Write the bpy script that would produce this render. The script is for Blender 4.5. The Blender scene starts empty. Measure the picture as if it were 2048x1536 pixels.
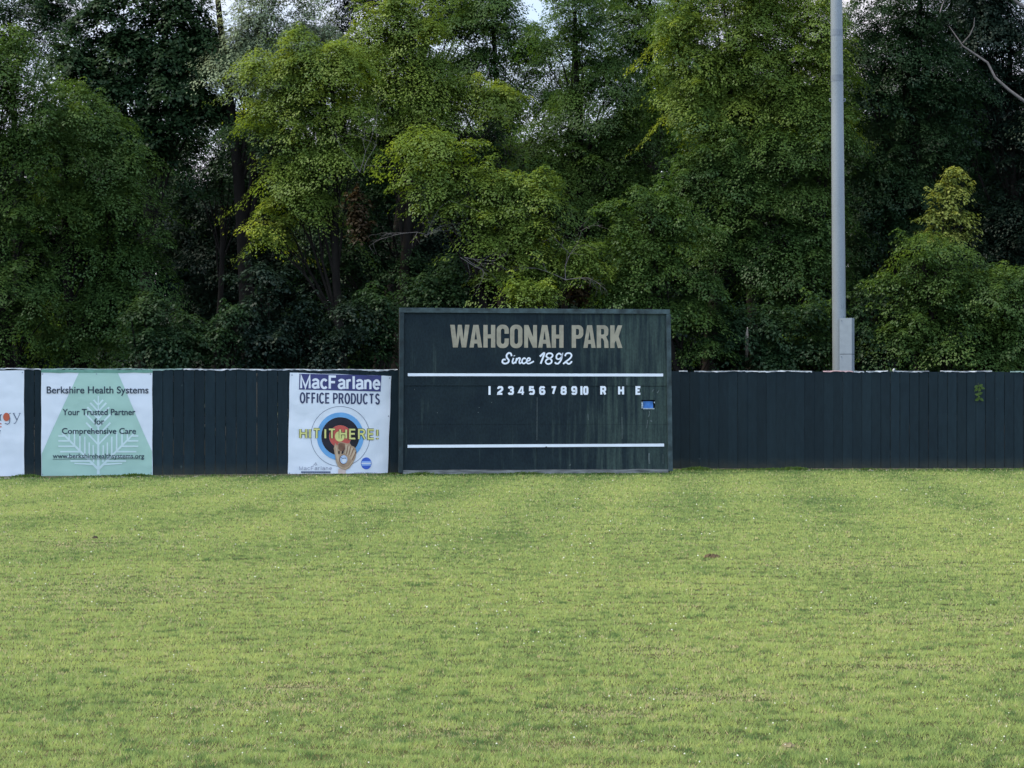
import bpy, math, random
import numpy as np
from mathutils import Vector, Matrix
from mathutils.geometry import tessellate_polygon

random.seed(7)
rng = np.random.default_rng(11)
sc = bpy.context.scene
COL = sc.collection

# ------------------------------------------------------------------ camera
F = 4200.0            # focal length in photo pixels (2048 wide)
HY = 790.0            # horizon row
CAMZ = 1.83
cam = bpy.data.cameras.new("camera")
cam.sensor_width = 36.0
cam.lens = F / 2048 * 36.0
cam.shift_y = (HY - 768.0) / 2048
cam.clip_start = 0.1
cam.clip_end = 3000
cam_ob = bpy.data.objects.new("camera", cam)
cam_ob.location = (0, 0, CAMZ)
cam_ob.rotation_euler = (math.radians(90), 0, 0)
COL.objects.link(cam_ob)
sc.camera = cam_ob

# ------------------------------------------------------------------ sky and sun
SUN_EL, SUN_AZ = math.radians(60), math.radians(-96)   # azimuth from +Y, clockwise: left, a touch in front of the trees
world = bpy.data.worlds.new("World")
sc.world = world
world.use_nodes = True
wn, wl = world.node_tree.nodes, world.node_tree.links
bg = wn["Background"]
sky = wn.new("ShaderNodeTexSky")
sky.sky_type = 'NISHITA'
sky.sun_disc = False
sky.sun_elevation = SUN_EL
sky.sun_rotation = SUN_AZ
sky.dust_density = 1.5
tc = wn.new("ShaderNodeTexCoord")
mp = wn.new("ShaderNodeMapping")
mp.inputs["Scale"].default_value = (5.0, 5.0, 9.0)
cl = wn.new("ShaderNodeTexNoise")
cl.inputs["Scale"].default_value = 1.3
cl.inputs["Detail"].default_value = 6
rp = wn.new("ShaderNodeValToRGB")
rp.color_ramp.elements[0].position = 0.36
rp.color_ramp.elements[1].position = 0.62
rp.color_ramp.elements[0].color = (0.25, 0.25, 0.25, 1)
rp.color_ramp.elements[1].color = (1, 1, 1, 1)
mx = wn.new("ShaderNodeMixRGB")
sepd = wn.new("ShaderNodeSeparateXYZ")
mrd = wn.new("ShaderNodeMapRange")
mrd.inputs["From Min"].default_value = 0.7; mrd.inputs["From Max"].default_value = -0.5
cc2 = wn.new("ShaderNodeMixRGB")
cc2.inputs[1].default_value = (4.3, 4.1, 4.5, 1)         # thin cloud beyond the trees
cc2.inputs[2].default_value = (5.6, 7.0, 9.6, 1)         # brighter, bluer sky on the far side of the field
wl.new(tc.outputs["Generated"], sepd.inputs[0]); wl.new(sepd.outputs["Y"], mrd.inputs["Value"])
wl.new(mrd.outputs[0], cc2.inputs[0]); wl.new(cc2.outputs[0], mx.inputs[2])
wl.new(tc.outputs["Generated"], mp.inputs["Vector"])
wl.new(mp.outputs[0], cl.inputs["Vector"])
wl.new(cl.outputs["Fac"], rp.inputs[0])
wl.new(rp.outputs[0], mx.inputs[0])
wl.new(sky.outputs[0], mx.inputs[1])
wl.new(mx.outputs[0], bg.inputs["Color"])
bg.inputs["Strength"].default_value = 0.112

sl = bpy.data.lights.new("sun", 'SUN')
sl.energy = 2.2
sl.angle = math.radians(24)
sl.color = (1.0, 0.86, 0.60)
so = bpy.data.objects.new("sun", sl)
sd = Vector((math.sin(SUN_AZ) * math.cos(SUN_EL), math.cos(SUN_AZ) * math.cos(SUN_EL), math.sin(SUN_EL)))
so.rotation_euler = sd.to_track_quat('Z', 'Y').to_euler()
so.location = (-30, 0, 40)
COL.objects.link(so)

sc.view_settings.view_transform = 'Standard'
sc.view_settings.look = 'None'
sc.view_settings.gamma = 1
sc.view_settings.exposure = 1.2
sc.cycles.filter_width = 1.5
sc.cycles.max_bounces = 6
sc.cycles.diffuse_bounces = 3
sc.cycles.transparent_max_bounces = 4

# ------------------------------------------------------------------ helpers
def srgb(r, g, b):
    f = lambda c: ((c / 255 + 0.055) / 1.055) ** 2.4 if c > 10 else c / 255 / 12.92
    return (f(r), f(g), f(b), 1)

def W(px, py, d):
    """photo pixel at a given distance -> world point"""
    return Vector(((px - 1024) / F * d, d, CAMZ + (HY - py) / F * d))

def tag(o, label=None, cat=None, group=None, kind=None):
    for k, v in (("label", label), ("category", cat), ("group", group), ("kind", kind)):
        if v:
            o[k] = v
    return o

def empty(name, loc, label, cat, group=None):
    o = bpy.data.objects.new(name, None)
    o.location = loc
    COL.objects.link(o)
    return tag(o, label, cat, group)

def link(name, me, parent=None):
    o = bpy.data.objects.new(name, me)
    COL.objects.link(o)
    if parent is not None:
        o.parent = parent
        o.matrix_parent_inverse = Matrix.Translation(-Vector(parent.location))
    return o

class MB:
    """collects faces; .build links them as one mesh object"""
    def __init__(s):
        s.v, s.f, s.m, s.sm = [], [], [], []
    def face(s, pts, mi=0, smooth=False):
        n = len(s.v)
        s.v += [tuple(p) for p in pts]
        s.f.append(tuple(range(n, n + len(pts))))
        s.m.append(mi); s.sm.append(smooth)
    def raw(s, verts, faces, mi=0, smooth=False):
        n = len(s.v)
        s.v += [tuple(p) for p in verts]
        for f in faces:
            s.f.append(tuple(i + n for i in f)); s.m.append(mi); s.sm.append(smooth)
    def box(s, o, ux, uy, uz, mi=0):
        """o corner, three edge vectors"""
        o = Vector(o); ux = Vector(ux); uy = Vector(uy); uz = Vector(uz)
        p = [o, o + ux, o + ux + uy, o + uy]
        p += [q + uz for q in p]
        s.raw(p, [(0, 3, 2, 1), (4, 5, 6, 7), (0, 1, 5, 4), (1, 2, 6, 5), (2, 3, 7, 6), (3, 0, 4, 7)], mi)
    def tube(s, pts, rads, n=7, mi=0, cap=True, smooth=True):
        pts = [Vector(p) for p in pts]
        rings = []
        for i, p in enumerate(pts):
            t = (pts[min(i + 1, len(pts) - 1)] - pts[max(i - 1, 0)]).normalized()
            a = t.cross(Vector((0.31, 0.95, 0.05)))
            if a.length < 1e-3:
                a = t.cross(Vector((1, 0, 0)))
            a.normalize(); b = t.cross(a)
            rings.append([p + (a * math.cos(2 * math.pi * k / n) + b * math.sin(2 * math.pi * k / n)) * rads[i] for k in range(n)])
        vs = [q for r in rings for q in r]
        fs = []
        for i in range(len(pts) - 1):
            for k in range(n):
                fs.append((i * n + k, i * n + (k + 1) % n, (i + 1) * n + (k + 1) % n, (i + 1) * n + k))
        s.raw(vs, fs, mi, smooth)
        if cap:
            s.raw(rings[-1], [tuple(range(n))], mi)
    def build(s, name, mats, parent=None):
        me = bpy.data.meshes.new(name)
        me.from_pydata(s.v, [], s.f)
        for m in (mats if isinstance(mats, (list, tuple)) else [mats]):
            me.materials.append(m)
        me.polygons.foreach_set("material_index", s.m)
        me.polygons.foreach_set("use_smooth", s.sm)
        me.update()
        return link(name, me, parent)

class Plane:
    """a vertical plane through two ground points, addressed by photo pixel"""
    def __init__(s, pxa, da, pxb, db):
        s.a = W(pxa, HY, da); s.b = W(pxb, HY, db)
        s.u = (s.b - s.a); s.u.z = 0; s.u.normalize()
        s.n = Vector((s.u.y, -s.u.x, 0))          # towards the field
    def at(s, px, py, off=0.0):
        d = Vector(((px - 1024) / F, 1, (HY - py) / F))
        o = Vector((0, 0, CAMZ))
        t = (s.a - o).dot(s.n) / d.dot(s.n)
        return o + d * t + s.n * off
    def g(s, dist, z, off=0.0):
        """metres along the plane from its first point"""
        p = s.a + s.u * dist + s.n * off
        p.z = z
        return p
    def len_to(s, px):
        return (s.at(px, HY) - s.a).dot(s.u)

# ------------------------------------------------------------------ materials
def new_mat(name):
    m = bpy.data.materials.new(name)
    m.use_nodes = True
    nt = m.node_tree
    b = nt.nodes["Principled BSDF"]
    return m, nt.nodes, nt.links, b

def ramp(nodes, stops):
    r = nodes.new("ShaderNodeValToRGB")
    e = r.color_ramp.elements
    while len(e) < len(stops):
        e.new(0.5)
    for i, (p, c) in enumerate(stops):
        e[i].position = p
        e[i].color = c
    return r

def noise(nodes, links, scale, detail=4, stretch=None, coord="Object", rough=0.5, loc=(0, 0, 0)):
    t = nodes.new("ShaderNodeTexCoord")
    m = nodes.new("ShaderNodeMapping")
    m.inputs["Scale"].default_value = stretch or (1, 1, 1)
    m.inputs["Location"].default_value = loc
    n = nodes.new("ShaderNodeTexNoise")
    n.inputs["Scale"].default_value = scale
    n.inputs["Detail"].default_value = detail
    n.inputs["Roughness"].default_value = rough
    links.new(t.outputs[coord], m.inputs["Vector"])
    links.new(m.outputs[0], n.inputs["Vector"])
    return n

def plain(name, col, rough=0.6, var=0.12, scale=6, spec=0.3, bump=0.0, metal=0.0, stretch=None):
    """one paint or cloth colour with a little wear"""
    m, N, L, b = new_mat(name)
    n = noise(N, L, scale, 5, stretch)
    c = Vector(col[:3])
    r = ramp(N, [(0.3, (*(c * (1 - var)), 1)), (0.7, (*(c * (1 + var)), 1))])
    L.new(n.outputs["Fac"], r.inputs[0])
    L.new(r.outputs[0], b.inputs["Base Color"])
    b.inputs["Roughness"].default_value = rough
    b.inputs["Specular IOR Level"].default_value = spec
    b.inputs["Metallic"].default_value = metal
    if bump:
        bp = N.new("ShaderNodeBump")
        bp.inputs["Strength"].default_value = 1.0
        bp.inputs["Distance"].default_value = bump
        L.new(n.outputs["Fac"], bp.inputs["Height"])
        L.new(bp.outputs[0], b.inputs["Normal"])
    return m

def leaf_mat(name, dark, mid, light, transl=0.35):
    m, N, L, b = new_mat(name)
    at = N.new("ShaderNodeAttribute"); at.attribute_name = "tint"
    r = ramp(N, [(0.0, dark), (0.5, mid), (1.0, light)])
    L.new(at.outputs["Fac"], r.inputs[0])
    df = N.new("ShaderNodeBsdfDiffuse")
    tr = N.new("ShaderNodeBsdfTranslucent")
    hs = N.new("ShaderNodeHueSaturation")
    hs.inputs["Saturation"].default_value = 1.15
    hs.inputs["Value"].default_value = 1.25
    cn = N.new("ShaderNodeAttribute"); cn.attribute_name = "clump_normal"
    ge = N.new("ShaderNodeNewGeometry")
    nm = N.new("ShaderNodeMixRGB"); nm.inputs[0].default_value = 0.6
    nz = N.new("ShaderNodeVectorMath"); nz.operation = 'NORMALIZE'
    L.new(ge.outputs["Normal"], nm.inputs[1]); L.new(cn.outputs["Vector"], nm.inputs[2]); L.new(nm.outputs[0], nz.inputs[0]); L.new(nz.outputs[0], df.inputs["Normal"])
    ms = N.new("ShaderNodeMixShader"); ms.inputs[0].default_value = transl
    gl = N.new("ShaderNodeBsdfGlossy"); gl.inputs["Roughness"].default_value = 0.45
    gl.inputs["Color"].default_value = (0.8, 0.9, 1, 1)
    m2 = N.new("ShaderNodeMixShader"); m2.inputs[0].default_value = 0.012
    L.new(r.outputs[0], df.inputs["Color"])
    L.new(r.outputs[0], hs.inputs["Color"]); L.new(hs.outputs[0], tr.inputs["Color"])
    L.new(df.outputs[0], ms.inputs[1]); L.new(tr.outputs[0], ms.inputs[2])
    L.new(ms.outputs[0], m2.inputs[1]); L.new(gl.outputs[0], m2.inputs[2])
    L.new(m2.outputs[0], N["Material Output"].inputs["Surface"])
    N.remove(b)
    return m

def mesh_np(name, verts, faces, tint, mat, parent=None, nrm=None):
    """verts (n,3), faces (m,k) all with k corners, tint per face"""
    me = bpy.data.meshes.new(name)
    nv, (nf, k) = len(verts), faces.shape
    me.vertices.add(nv)
    me.vertices.foreach_set("co", np.ascontiguousarray(verts, dtype=np.float32).ravel())
    me.loops.add(nf * k)
    me.loops.foreach_set("vertex_index", np.ascontiguousarray(faces, dtype=np.int32).ravel())
    me.polygons.add(nf)
    me.polygons.foreach_set("loop_start", np.arange(0, nf * k, k, dtype=np.int32))
    me.materials.append(mat)
    a = me.attributes.new("tint", 'FLOAT', 'FACE')
    a.data.foreach_set("value", np.clip(tint, 0, 1).astype(np.float32))
    if nrm is not None:
        b = me.attributes.new("clump_normal", 'FLOAT_VECTOR', 'FACE')
        b.data.foreach_set("vector", np.ascontiguousarray(nrm, dtype=np.float32).ravel())
    me.update(calc_edges=True)
    return link(name, me, parent)

# ------------------------------------------------------------------ ground and grass
LF = Plane(0, 46.0, 797, 47.9)         # front of the left fence
RF = Plane(1345, 50.7, 2048, 51.0)     # front of the right fence
SB = Plane(797, 47.5, 1344, 48.4)      # front of the scoreboard
FENCE_H = 2.40

gm, N, L, b = new_mat("soil_and_thatch")
n1 = noise(N, L, 0.35, 5)
n2 = noise(N, L, 9, 6)
r1 = ramp(N, [(0.35, (0.05, 0.06, 0.022, 1)), (0.65, (0.09, 0.09, 0.036, 1))])
r2 = ramp(N, [(0.3, (0.6, 0.6, 0.6, 1)), (0.75, (1.2, 1.2, 1.2, 1))])
mm = N.new("ShaderNodeMixRGB"); mm.blend_type = 'MULTIPLY'; mm.inputs[0].default_value = 1
L.new(n1.outputs["Fac"], r1.inputs[0]); L.new(n2.outputs["Fac"], r2.inputs[0])
L.new(r1.outputs[0], mm.inputs[1]); L.new(r2.outputs[0], mm.inputs[2])
L.new(mm.outputs[0], b.inputs["Base Color"]); b.inputs["Roughness"].default_value = 0.95
b.inputs["Specular IOR Level"].default_value = 0.1
g = MB()
g.face([(-600, -60, 0), (600, -60, 0), (600, 1500, 0), (-600, 1500, 0)])
tag(g.build("ground", gm), kind="structure")

ff = MB()
fa, fb, fc, fd = LF.g(-14, .004, -.25), LF.g(LF.len_to(797), .004, -.25), RF.g(-.6, .004, -.25), RF.g(26, .004, -.25)
ff.face([fa, fb, fc, fd, (130, 160, .004), (-130, 160, .004)])
tag(ff.build("forest_floor", plain("leaf_litter", (.022, .020, .012, 1), .95, .4, 8, .1)), kind="structure")

def vnoise(x, y, seed):
    """smooth value noise in 0..1"""
    r = np.random.default_rng(seed)
    t = r.random((256, 256))
    xi, yi = np.floor(x).astype(int), np.floor(y).astype(int)
    fx, fy = x - xi, y - yi
    fx = fx * fx * (3 - 2 * fx); fy = fy * fy * (3 - 2 * fy)
    g_ = lambda a, c: t[a % 256, c % 256]
    return (g_(xi, yi) * (1 - fx) + g_(xi + 1, yi) * fx) * (1 - fy) + (g_(xi, yi + 1) * (1 - fx) + g_(xi + 1, yi + 1) * fx) * fy

def ground_px(px, py):
    d = CAMZ * F / (py - HY)
    return (px - 1024) / F * d, d

# worn patches: centre pixel, half width and half depth in metres, strength
PATCHES = [(605, 1376, 0.28, 0.22, .95), (1425, 1117, 0.0, 0.0, 0), (1575, 1500, 0.10, 0.07, .9), (1420, 1395, 0.55, 0.25, .6),
           (1210, 1430, 0.32, 0.2, .6), (1310, 1305, 0.3, 0.3, .5), (520, 1415, .5, .25, .5), (1130, 1495, .35, .15, .55),
           (900, 1470, .6, .18, .45), (1880, 1335, .5, .3, .5), (160, 1090, .9, .9, .35), (1225, 1500, .3, .1, .4),
           (1700, 1130, .9, .8, .3), (300, 1180, 1.2, 1.2, .3), (1950, 1240, .8, .5, .35), (480, 1500, .3, .1, .4)]

def worn(x, y):
    w = np.zeros_like(x)
    for (px, py, a, c, s) in PATCHES:
        if not s:
            continue
        cx, cy = ground_px(px, py)
        q = ((x - cx) / a) ** 2 + ((y - cy) / c) ** 2
        w = np.maximum(w, s * np.exp(-q * 0.9))
    return w

def make_grass():
    Y0, Y1 = 8.6, 51.0
    n = 1150000
    # density proportional to 1/y^2 over a strip of width proportional to y -> log-uniform in y
    y = Y0 * (Y1 / Y0) ** rng.random(n)
    x = (rng.random(n) * 2 - 1) * (0.262 * y + 0.9)
    # stay in front of the fences
    lim = np.where(x < -2.6, LF.a.y + (x - LF.a.x) * (LF.u.y / LF.u.x), np.where(x < 3.72, SB.a.y + (x - SB.a.x) * (SB.u.y / SB.u.x), 50.7)) - 0.05
    k = y < lim
    x, y, lim = x[k], y[k], lim[k]
    n = len(x)
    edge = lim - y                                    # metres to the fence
    p1 = vnoise(x * 0.55 + 9, y * 0.55, 1); p2 = vnoise(x * 2.1, y * 2.1 + 5, 2); p3 = vnoise(x * 7, y * 7, 3)
    p4 = vnoise(x * 0.16 + 3, y * 0.11, 8)
    wr = worn(x, y)
    w = 0.0052 * (y / 11) * (0.7 + 0.6 * rng.random(n))
    tuft = vnoise(x * 3.2 + 50, y * 6.5, 12) * .6 + vnoise(x * 8.0, y * 15 + 9, 13) * .4     # low hummocks left by the mower
    # individual tufts: small irregular cells, each with its own vigour and colour
    jx, jy = x + .05 * (vnoise(x * 9, y * 9, 41) - .5), y + .08 * (vnoise(x * 9 + 40, y * 9, 42) - .5)
    H = np.random.default_rng(77).random((512, 512))
    def cell(sx, sy, o):
        return H[(np.floor(jx / sx + o).astype(int)) % 512, (np.floor(jy / sy + o * 3).astype(int)) % 512]
    c1, c2, c3 = cell(.055, .075, 3.3), cell(.15, .22, 11.7), cell(.055, .075, 200.1)
    h = 0.018 * (0.30 + 0.6 * tuft + 0.9 * c1 + 0.3 * c2 + 0.4 * rng.random(n)) * (1 - 0.6 * wr)
    h *= np.clip(1.0 + (y - 20) / 60, 1, 1.5)
    un = np.clip(1 - edge / 0.55, 0, 1)               # unmown strip along the fence
    h *= 1 + 1.3 * un * p3
    az = rng.random(n) * 2 * np.pi
    lean = 0.35 + 0.6 * rng.random(n)
    dx, dy = np.cos(az), np.sin(az)
    tip = np.stack([x + dx * h * lean, y + dy * h * lean, h * np.sqrt(1 - 0.5 * lean ** 2)], 1)
    wa = rng.random(n) * np.pi
    wx, wy = np.cos(wa) * w * 0.5, np.sin(wa) * w * 0.5
    z0 = 0.026 * np.clip(tuft - .28, 0, 1) - .002
    tip[:, 2] += z0
    A = np.stack([x - wx, y - wy, z0], 1); B = np.stack([x + wx, y + wy, z0], 1)
    v = np.empty((n, 3, 3)); v[:, 0] = A; v[:, 1] = B; v[:, 2] = tip
    straw = rng.random(n) < ((c3 > .95) * .35 + 0.02 + 0.05 * p1 + 0.5 * wr)
    stripe = 0.5 + 0.5 * np.sin((x - 0.10 * y) * 2 * np.pi / 2.3)
    t = 0.40 + 0.20 * (p1 - 0.5) + 0.14 * (p2 - 0.5) + 0.10 * (p3 - 0.5) + 0.22 * (p4 - .5) + 0.14 * (rng.random(n) - 0.5)
    p5 = vnoise(x * 7.5 + 17, y * 5, 31); p6 = vnoise(x * 11 + 3, y * 8, 32)
    t -= .30 * np.clip(p5 - .55, 0, 1) + .5 * np.clip(p6 - .60, 0, 1)
    t += .10
    t += 0.20 * (stripe - 0.5) * np.clip((y - 18) / 15, 0, 1)
    t -= (0.26 * np.clip(1 - edge / 7, 0, 1) + 0.30 * np.clip(1 - edge / 1.4, 0, 1))  # contact shadow along the fence, tinted into the blades
    t += .24 * (c3 - .5) + .08 * (c2 - .5) - .26 * (c1 < .07) - .34 * (cell(.085, .10, 71.3) < .05) + .16 * (cell(.09, .12, 133.9) < .07) - .05 * (c2 < .12)  # low cells tinted dark as if shadowed; the other terms are random tone
    t = np.clip(t, 0, 0.74)
    t = np.where(straw, 0.86 + 0.14 * rng.random(n), t)
    m, N, L, b = new_mat("grass_blades")
    at = N.new("ShaderNodeAttribute"); at.attribute_name = "tint"
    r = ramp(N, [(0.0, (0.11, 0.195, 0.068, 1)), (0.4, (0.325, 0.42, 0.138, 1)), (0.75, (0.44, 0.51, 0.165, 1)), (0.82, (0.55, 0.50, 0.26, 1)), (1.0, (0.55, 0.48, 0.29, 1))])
    L.new(at.outputs["Fac"], r.inputs[0])
    df = N.new("ShaderNodeBsdfDiffuse"); tr = N.new("ShaderNodeBsdfTranslucent"); ms = N.new("ShaderNodeMixShader")
    ms.inputs[0].default_value = 0.4
    L.new(r.outputs[0], df.inputs["Color"]); L.new(r.outputs[0], tr.inputs["Color"])
    L.new(df.outputs[0], ms.inputs[1]); L.new(tr.outputs[0], ms.inputs[2])
    L.new(ms.outputs[0], N["Material Output"].inputs["Surface"]); N.remove(b)
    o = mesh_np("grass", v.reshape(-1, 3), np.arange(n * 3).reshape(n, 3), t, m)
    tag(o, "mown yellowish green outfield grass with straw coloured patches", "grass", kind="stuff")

def make_clover():
    n = 1500
    y = 9.0 * (44 / 9.0) ** rng.random(n * 4)
    x = (rng.random(n * 4) * 2 - 1) * (0.262 * y + 0.6)
    p = vnoise(x * 0.5 + 31, y * 0.5, 21) * vnoise(x * 1.7, y * 1.7, 22)
    k = p > 0.18
    x, y = x[k][:n], y[k][:n]
    n = len(x)
    # two-ring little domes
    ang = np.arange(6) * np.pi / 3
    r = 0.0030 * (0.5 + 1.5 * rng.random(n) ** 2) * np.clip(y / 16, 0.9, 1.9)
    h = 0.034 + 0.018 * rng.random(n)
    v = np.empty((n, 13, 3))
    for i in range(6):
        v[:, i] = np.stack([x + np.cos(ang[i]) * r, y + np.sin(ang[i]) * r, h], 1)
        v[:, 6 + i] = np.stack([x + np.cos(ang[i]) * r * .7, y + np.sin(ang[i]) * r * .7, h + r * .9], 1)
    v[:, 12] = np.stack([x, y, h + r * 1.3], 1)
    tri = []
    for i in range(6):
        j = (i + 1) % 6
        tri += [(i, j, 6 + j), (i, 6 + j, 6 + i), (6 + i, 6 + j, 12)]
    tri = np.array(tri)
    f = (tri[None] + (np.arange(n) * 13)[:, None, None]).reshape(-1, 3)
    m = plain("clover_white", (0.58, 0.60, 0.50, 1), 0.8, 0.2, 40)
    o = mesh_np("clover_blossoms", v.reshape(-1, 3), f, np.zeros(len(f)), m)
    tag(o, "small white clover blossoms dotted through the mown grass", "clover", kind="stuff")

make_grass()
make_clover()

# ------------------------------------------------------------------ lettering tools
def ribbon(mb, pts, hw, put, closed=False, mi=0):
    """flat stroke of half width hw through 2-D points; put maps (x, y) to a world point"""
    P = [Vector((p[0], p[1])) for p in pts]
    n = len(P)
    Lf, Rt = [], []
    for i, p in enumerate(P):
        a = P[(i - 1) % n] if (closed or i) else None
        c = P[(i + 1) % n] if (closed or i < n - 1) else None
        d0 = (p - a).normalized() if a is not None else None
        d1 = (c - p).normalized() if c is not None else None
        if d0 is None: d0 = d1
        if d1 is None: d1 = d0
        n0, n1 = Vector((-d0.y, d0.x)), Vector((-d1.y, d1.x))
        m = n0 + n1
        if m.length < 1e-4: m = n0.copy()
        m.normalize()
        w = hw[i] if isinstance(hw, (list, tuple)) else hw
        k = w / max(0.45, m.dot(n0))
        Lf.append(p + m * k); Rt.append(p - m * k)
    q = n if closed else n - 1
    base = len(mb.v)
    vs = [put(a.x, a.y) for a in Lf] + [put(a.x, a.y) for a in Rt]
    mb.raw(vs, [(i, (i + 1) % n, n + (i + 1) % n, n + i) for i in range(q)], mi)

def polyfill(mb, loops, put, mi=0):
    """flat area with holes"""
    ls = [[Vector((x, y, 0)) for x, y in lp] for lp in loops]
    tri = tessellate_polygon(ls)
    flat = [v for lp in ls for v in lp]
    mb.raw([put(v.x, v.y) for v in flat], [tuple(t) for t in tri], mi)

def arc(cx, cy, rx, ry, a0, a1, n=10):
    return [(cx + rx * math.cos(math.radians(a0 + (a1 - a0) * i / n)), cy + ry * math.sin(math.radians(a0 + (a1 - a0) * i / n))) for i in range(n + 1)]

def rrect(x0, y0, x1, y1, r, n=5):
    rx = min(r, abs(x1 - x0) / 2); ry = min(r, abs(y1 - y0) / 2)
    return arc(x1 - rx, y1 - ry, rx, ry, 0, 90, n) + arc(x0 + rx, y1 - ry, rx, ry, 90, 180, n) + arc(x0 + rx, y0 + ry, rx, ry, 180, 270, n) + arc(x1 - rx, y0 + ry, rx, ry, 270, 360, n)

def disc(cx, cy, rx, ry=None, n=48):
    return arc(cx, cy, rx, ry or rx, 0, 360, n)[:-1]

def font_mesh(mb, text, rect, put, bold=0.0, mi=0, shear=0.0):
    """the built-in face fitted into a pixel rectangle (x0, ytop, x1, ybottom)"""
    c = bpy.data.curves.new("lettering", 'FONT')
    c.body = text; c.offset = bold; c.resolution_u = 4
    o = bpy.data.objects.new("lettering", c)
    COL.objects.link(o)
    dg = bpy.context.evaluated_depsgraph_get()
    me = bpy.data.meshes.new_from_object(o.evaluated_get(dg))
    bpy.data.objects.remove(o); bpy.data.curves.remove(c)
    co = [v.co.copy() for v in me.vertices]
    x0 = min(v.x for v in co); x1 = max(v.x for v in co); y0 = min(v.y for v in co); y1 = max(v.y for v in co)
    X0, T, X1, Bt = rect
    vs = []
    for v in co:
        u, w = (v.x - x0) / (x1 - x0), (v.y - y0) / (y1 - y0)
        vs.append(put(X0 + u * (X1 - X0), Bt - w * (Bt - T) + shear * u))
    mb.raw(vs, [tuple(p.vertices) for p in me.polygons], mi)
    bpy.data.meshes.remove(me)

# skeletons of a plain grotesque: cap height 1, x-height .72; each glyph is (width, [strokes]); a closed stroke ends with None
def SK():
    G = {}
    G['H'] = (.70, [[(0, 0), (0, 1)], [(.70, 0), (.70, 1)], [(0, .53), (.70, .53)]])
    G['I'] = (.0, [[(0, 0), (0, 1)]])
    G['T'] = (.72, [[(0, 1), (.72, 1)], [(.36, 0), (.36, 1)]])
    G['E'] = (.60, [[(.62, 1), (0, 1), (0, 0), (.62, 0)], [(0, .53), (.56, .53)]])
    G['F'] = (.56, [[(.58, 1), (0, 1), (0, -.06)], [(0, .51), (.5, .51)]])
    G['R'] = (.66, [[(0, -.06), (0, 1)] + [(.36, 1)] + arc(.36, .76, .27, .24, 80, -80, 8) + [(.36, .52), (0.02, .52)], [(.38, .52), (.68, -.04)]])
    G['P'] = (.62, [[(0, -.06), (0, 1)] + [(.36, 1)] + arc(.36, .74, .27, .26, 80, -80, 8) + [(.36, .48), (0.02, .48)]])
    G['D'] = (.66, [[(0, 0), (0, 1), (.28, 1)] + arc(.28, .5, .40, .5, 80, -80, 10) + [(.28, 0), None]])
    G['O'] = (.76, [arc(.38, .5, .38, .53, 90, 450, 20)[:-1] + [None]])
    G['C'] = (.70, [arc(.38, .5, .38, .53, 42, 318, 16)])
    G['U'] = (.68, [[(0, 1.06), (0, .36)] + arc(.34, .34, .34, .37, 180, 360, 10) + [(.68, .36), (.68, 1.06)]])
    G['S'] = (.60, [arc(.31, .745, .27, .285, 25, 180, 8) + [(.08, .66), (.2, .56), (.42, .48), (.56, .38)] + arc(.31, .26, .29, .29, 10, -160, 10)])
    G['M'] = (.80, [[(0, -.06), (0, 1), (.40, .02), (.80, 1), (.80, -.06)]])
    G['!'] = (.0, [[(0, .32), (0, 1.03)], [(0, -.05), (0, .11)]])
    x = .70
    G['a'] = (.50, [arc(.26, .52, .25, .2, 165, 60, 6) + [(.5, .60), (.5, .14), (.56, -.05)], [(.5, .42), (.22, .36)] + arc(.20, .175, .2, .18, 95, 300, 8) + [(.42, .06), (.5, .18)]])
    G['c'] = (.50, [arc(.28, .35, .28, .37, 40, 320, 14)])
    G['r'] = (.30, [[(0, -.05), (0, .76)], [(0, .5), (.06, .63), (.16, .70), (.32, .69)]])
    G['l'] = (.0, [[(0, -.05), (0, 1.05)]])
    G['n'] = (.48, [[(0, -.05), (0, .76)], [(0, .46)] + arc(.25, .47, .23, .24, 160, 0, 8) + [(.48, -.05)]])
    G['e'] = (.54, [[(.02, .37), (.53, .37), (.53, .42)] + arc(.28, .36, .26, .36, 10, 320, 16)])
    return G
GLY = SK()

def skel_text(mb, text, rect, put, stroke, mi=0, gap=0.30, space=0.5, shear=0.0, descale=None):
    """rect bounds the skeleton centre lines grown by half the stroke; stroke is in pixels"""
    X0, T, X1, Bt = rect
    hs = stroke / 2
    total, pos = 0.0, []
    for ch in text:
        if ch == ' ':
            total += space; continue
        pos.append((ch, total)); total += GLY[ch][0] + gap
    total -= gap
    sx = (X1 - X0 - stroke) / total
    sy = (Bt - T - stroke)
    for ch, off in pos:
        for k, st in enumerate(GLY[ch][1]):
            closed = st[-1] is None
            pts = [p for p in st if p is not None]
            q = [(X0 + hs + (off + p[0]) * sx, Bt - hs - p[1] * sy + shear * (off + p[0]) / total) for p in pts]
            lift = 0.0004 * (k + 1)
            ribbon(mb, q, hs, lambda a, c, l=lift: put(a, c, l), closed, mi)

def lift_put(plane, off):
    return lambda x, y, l=0.0: plane.at(x, y, off + l)

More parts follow.
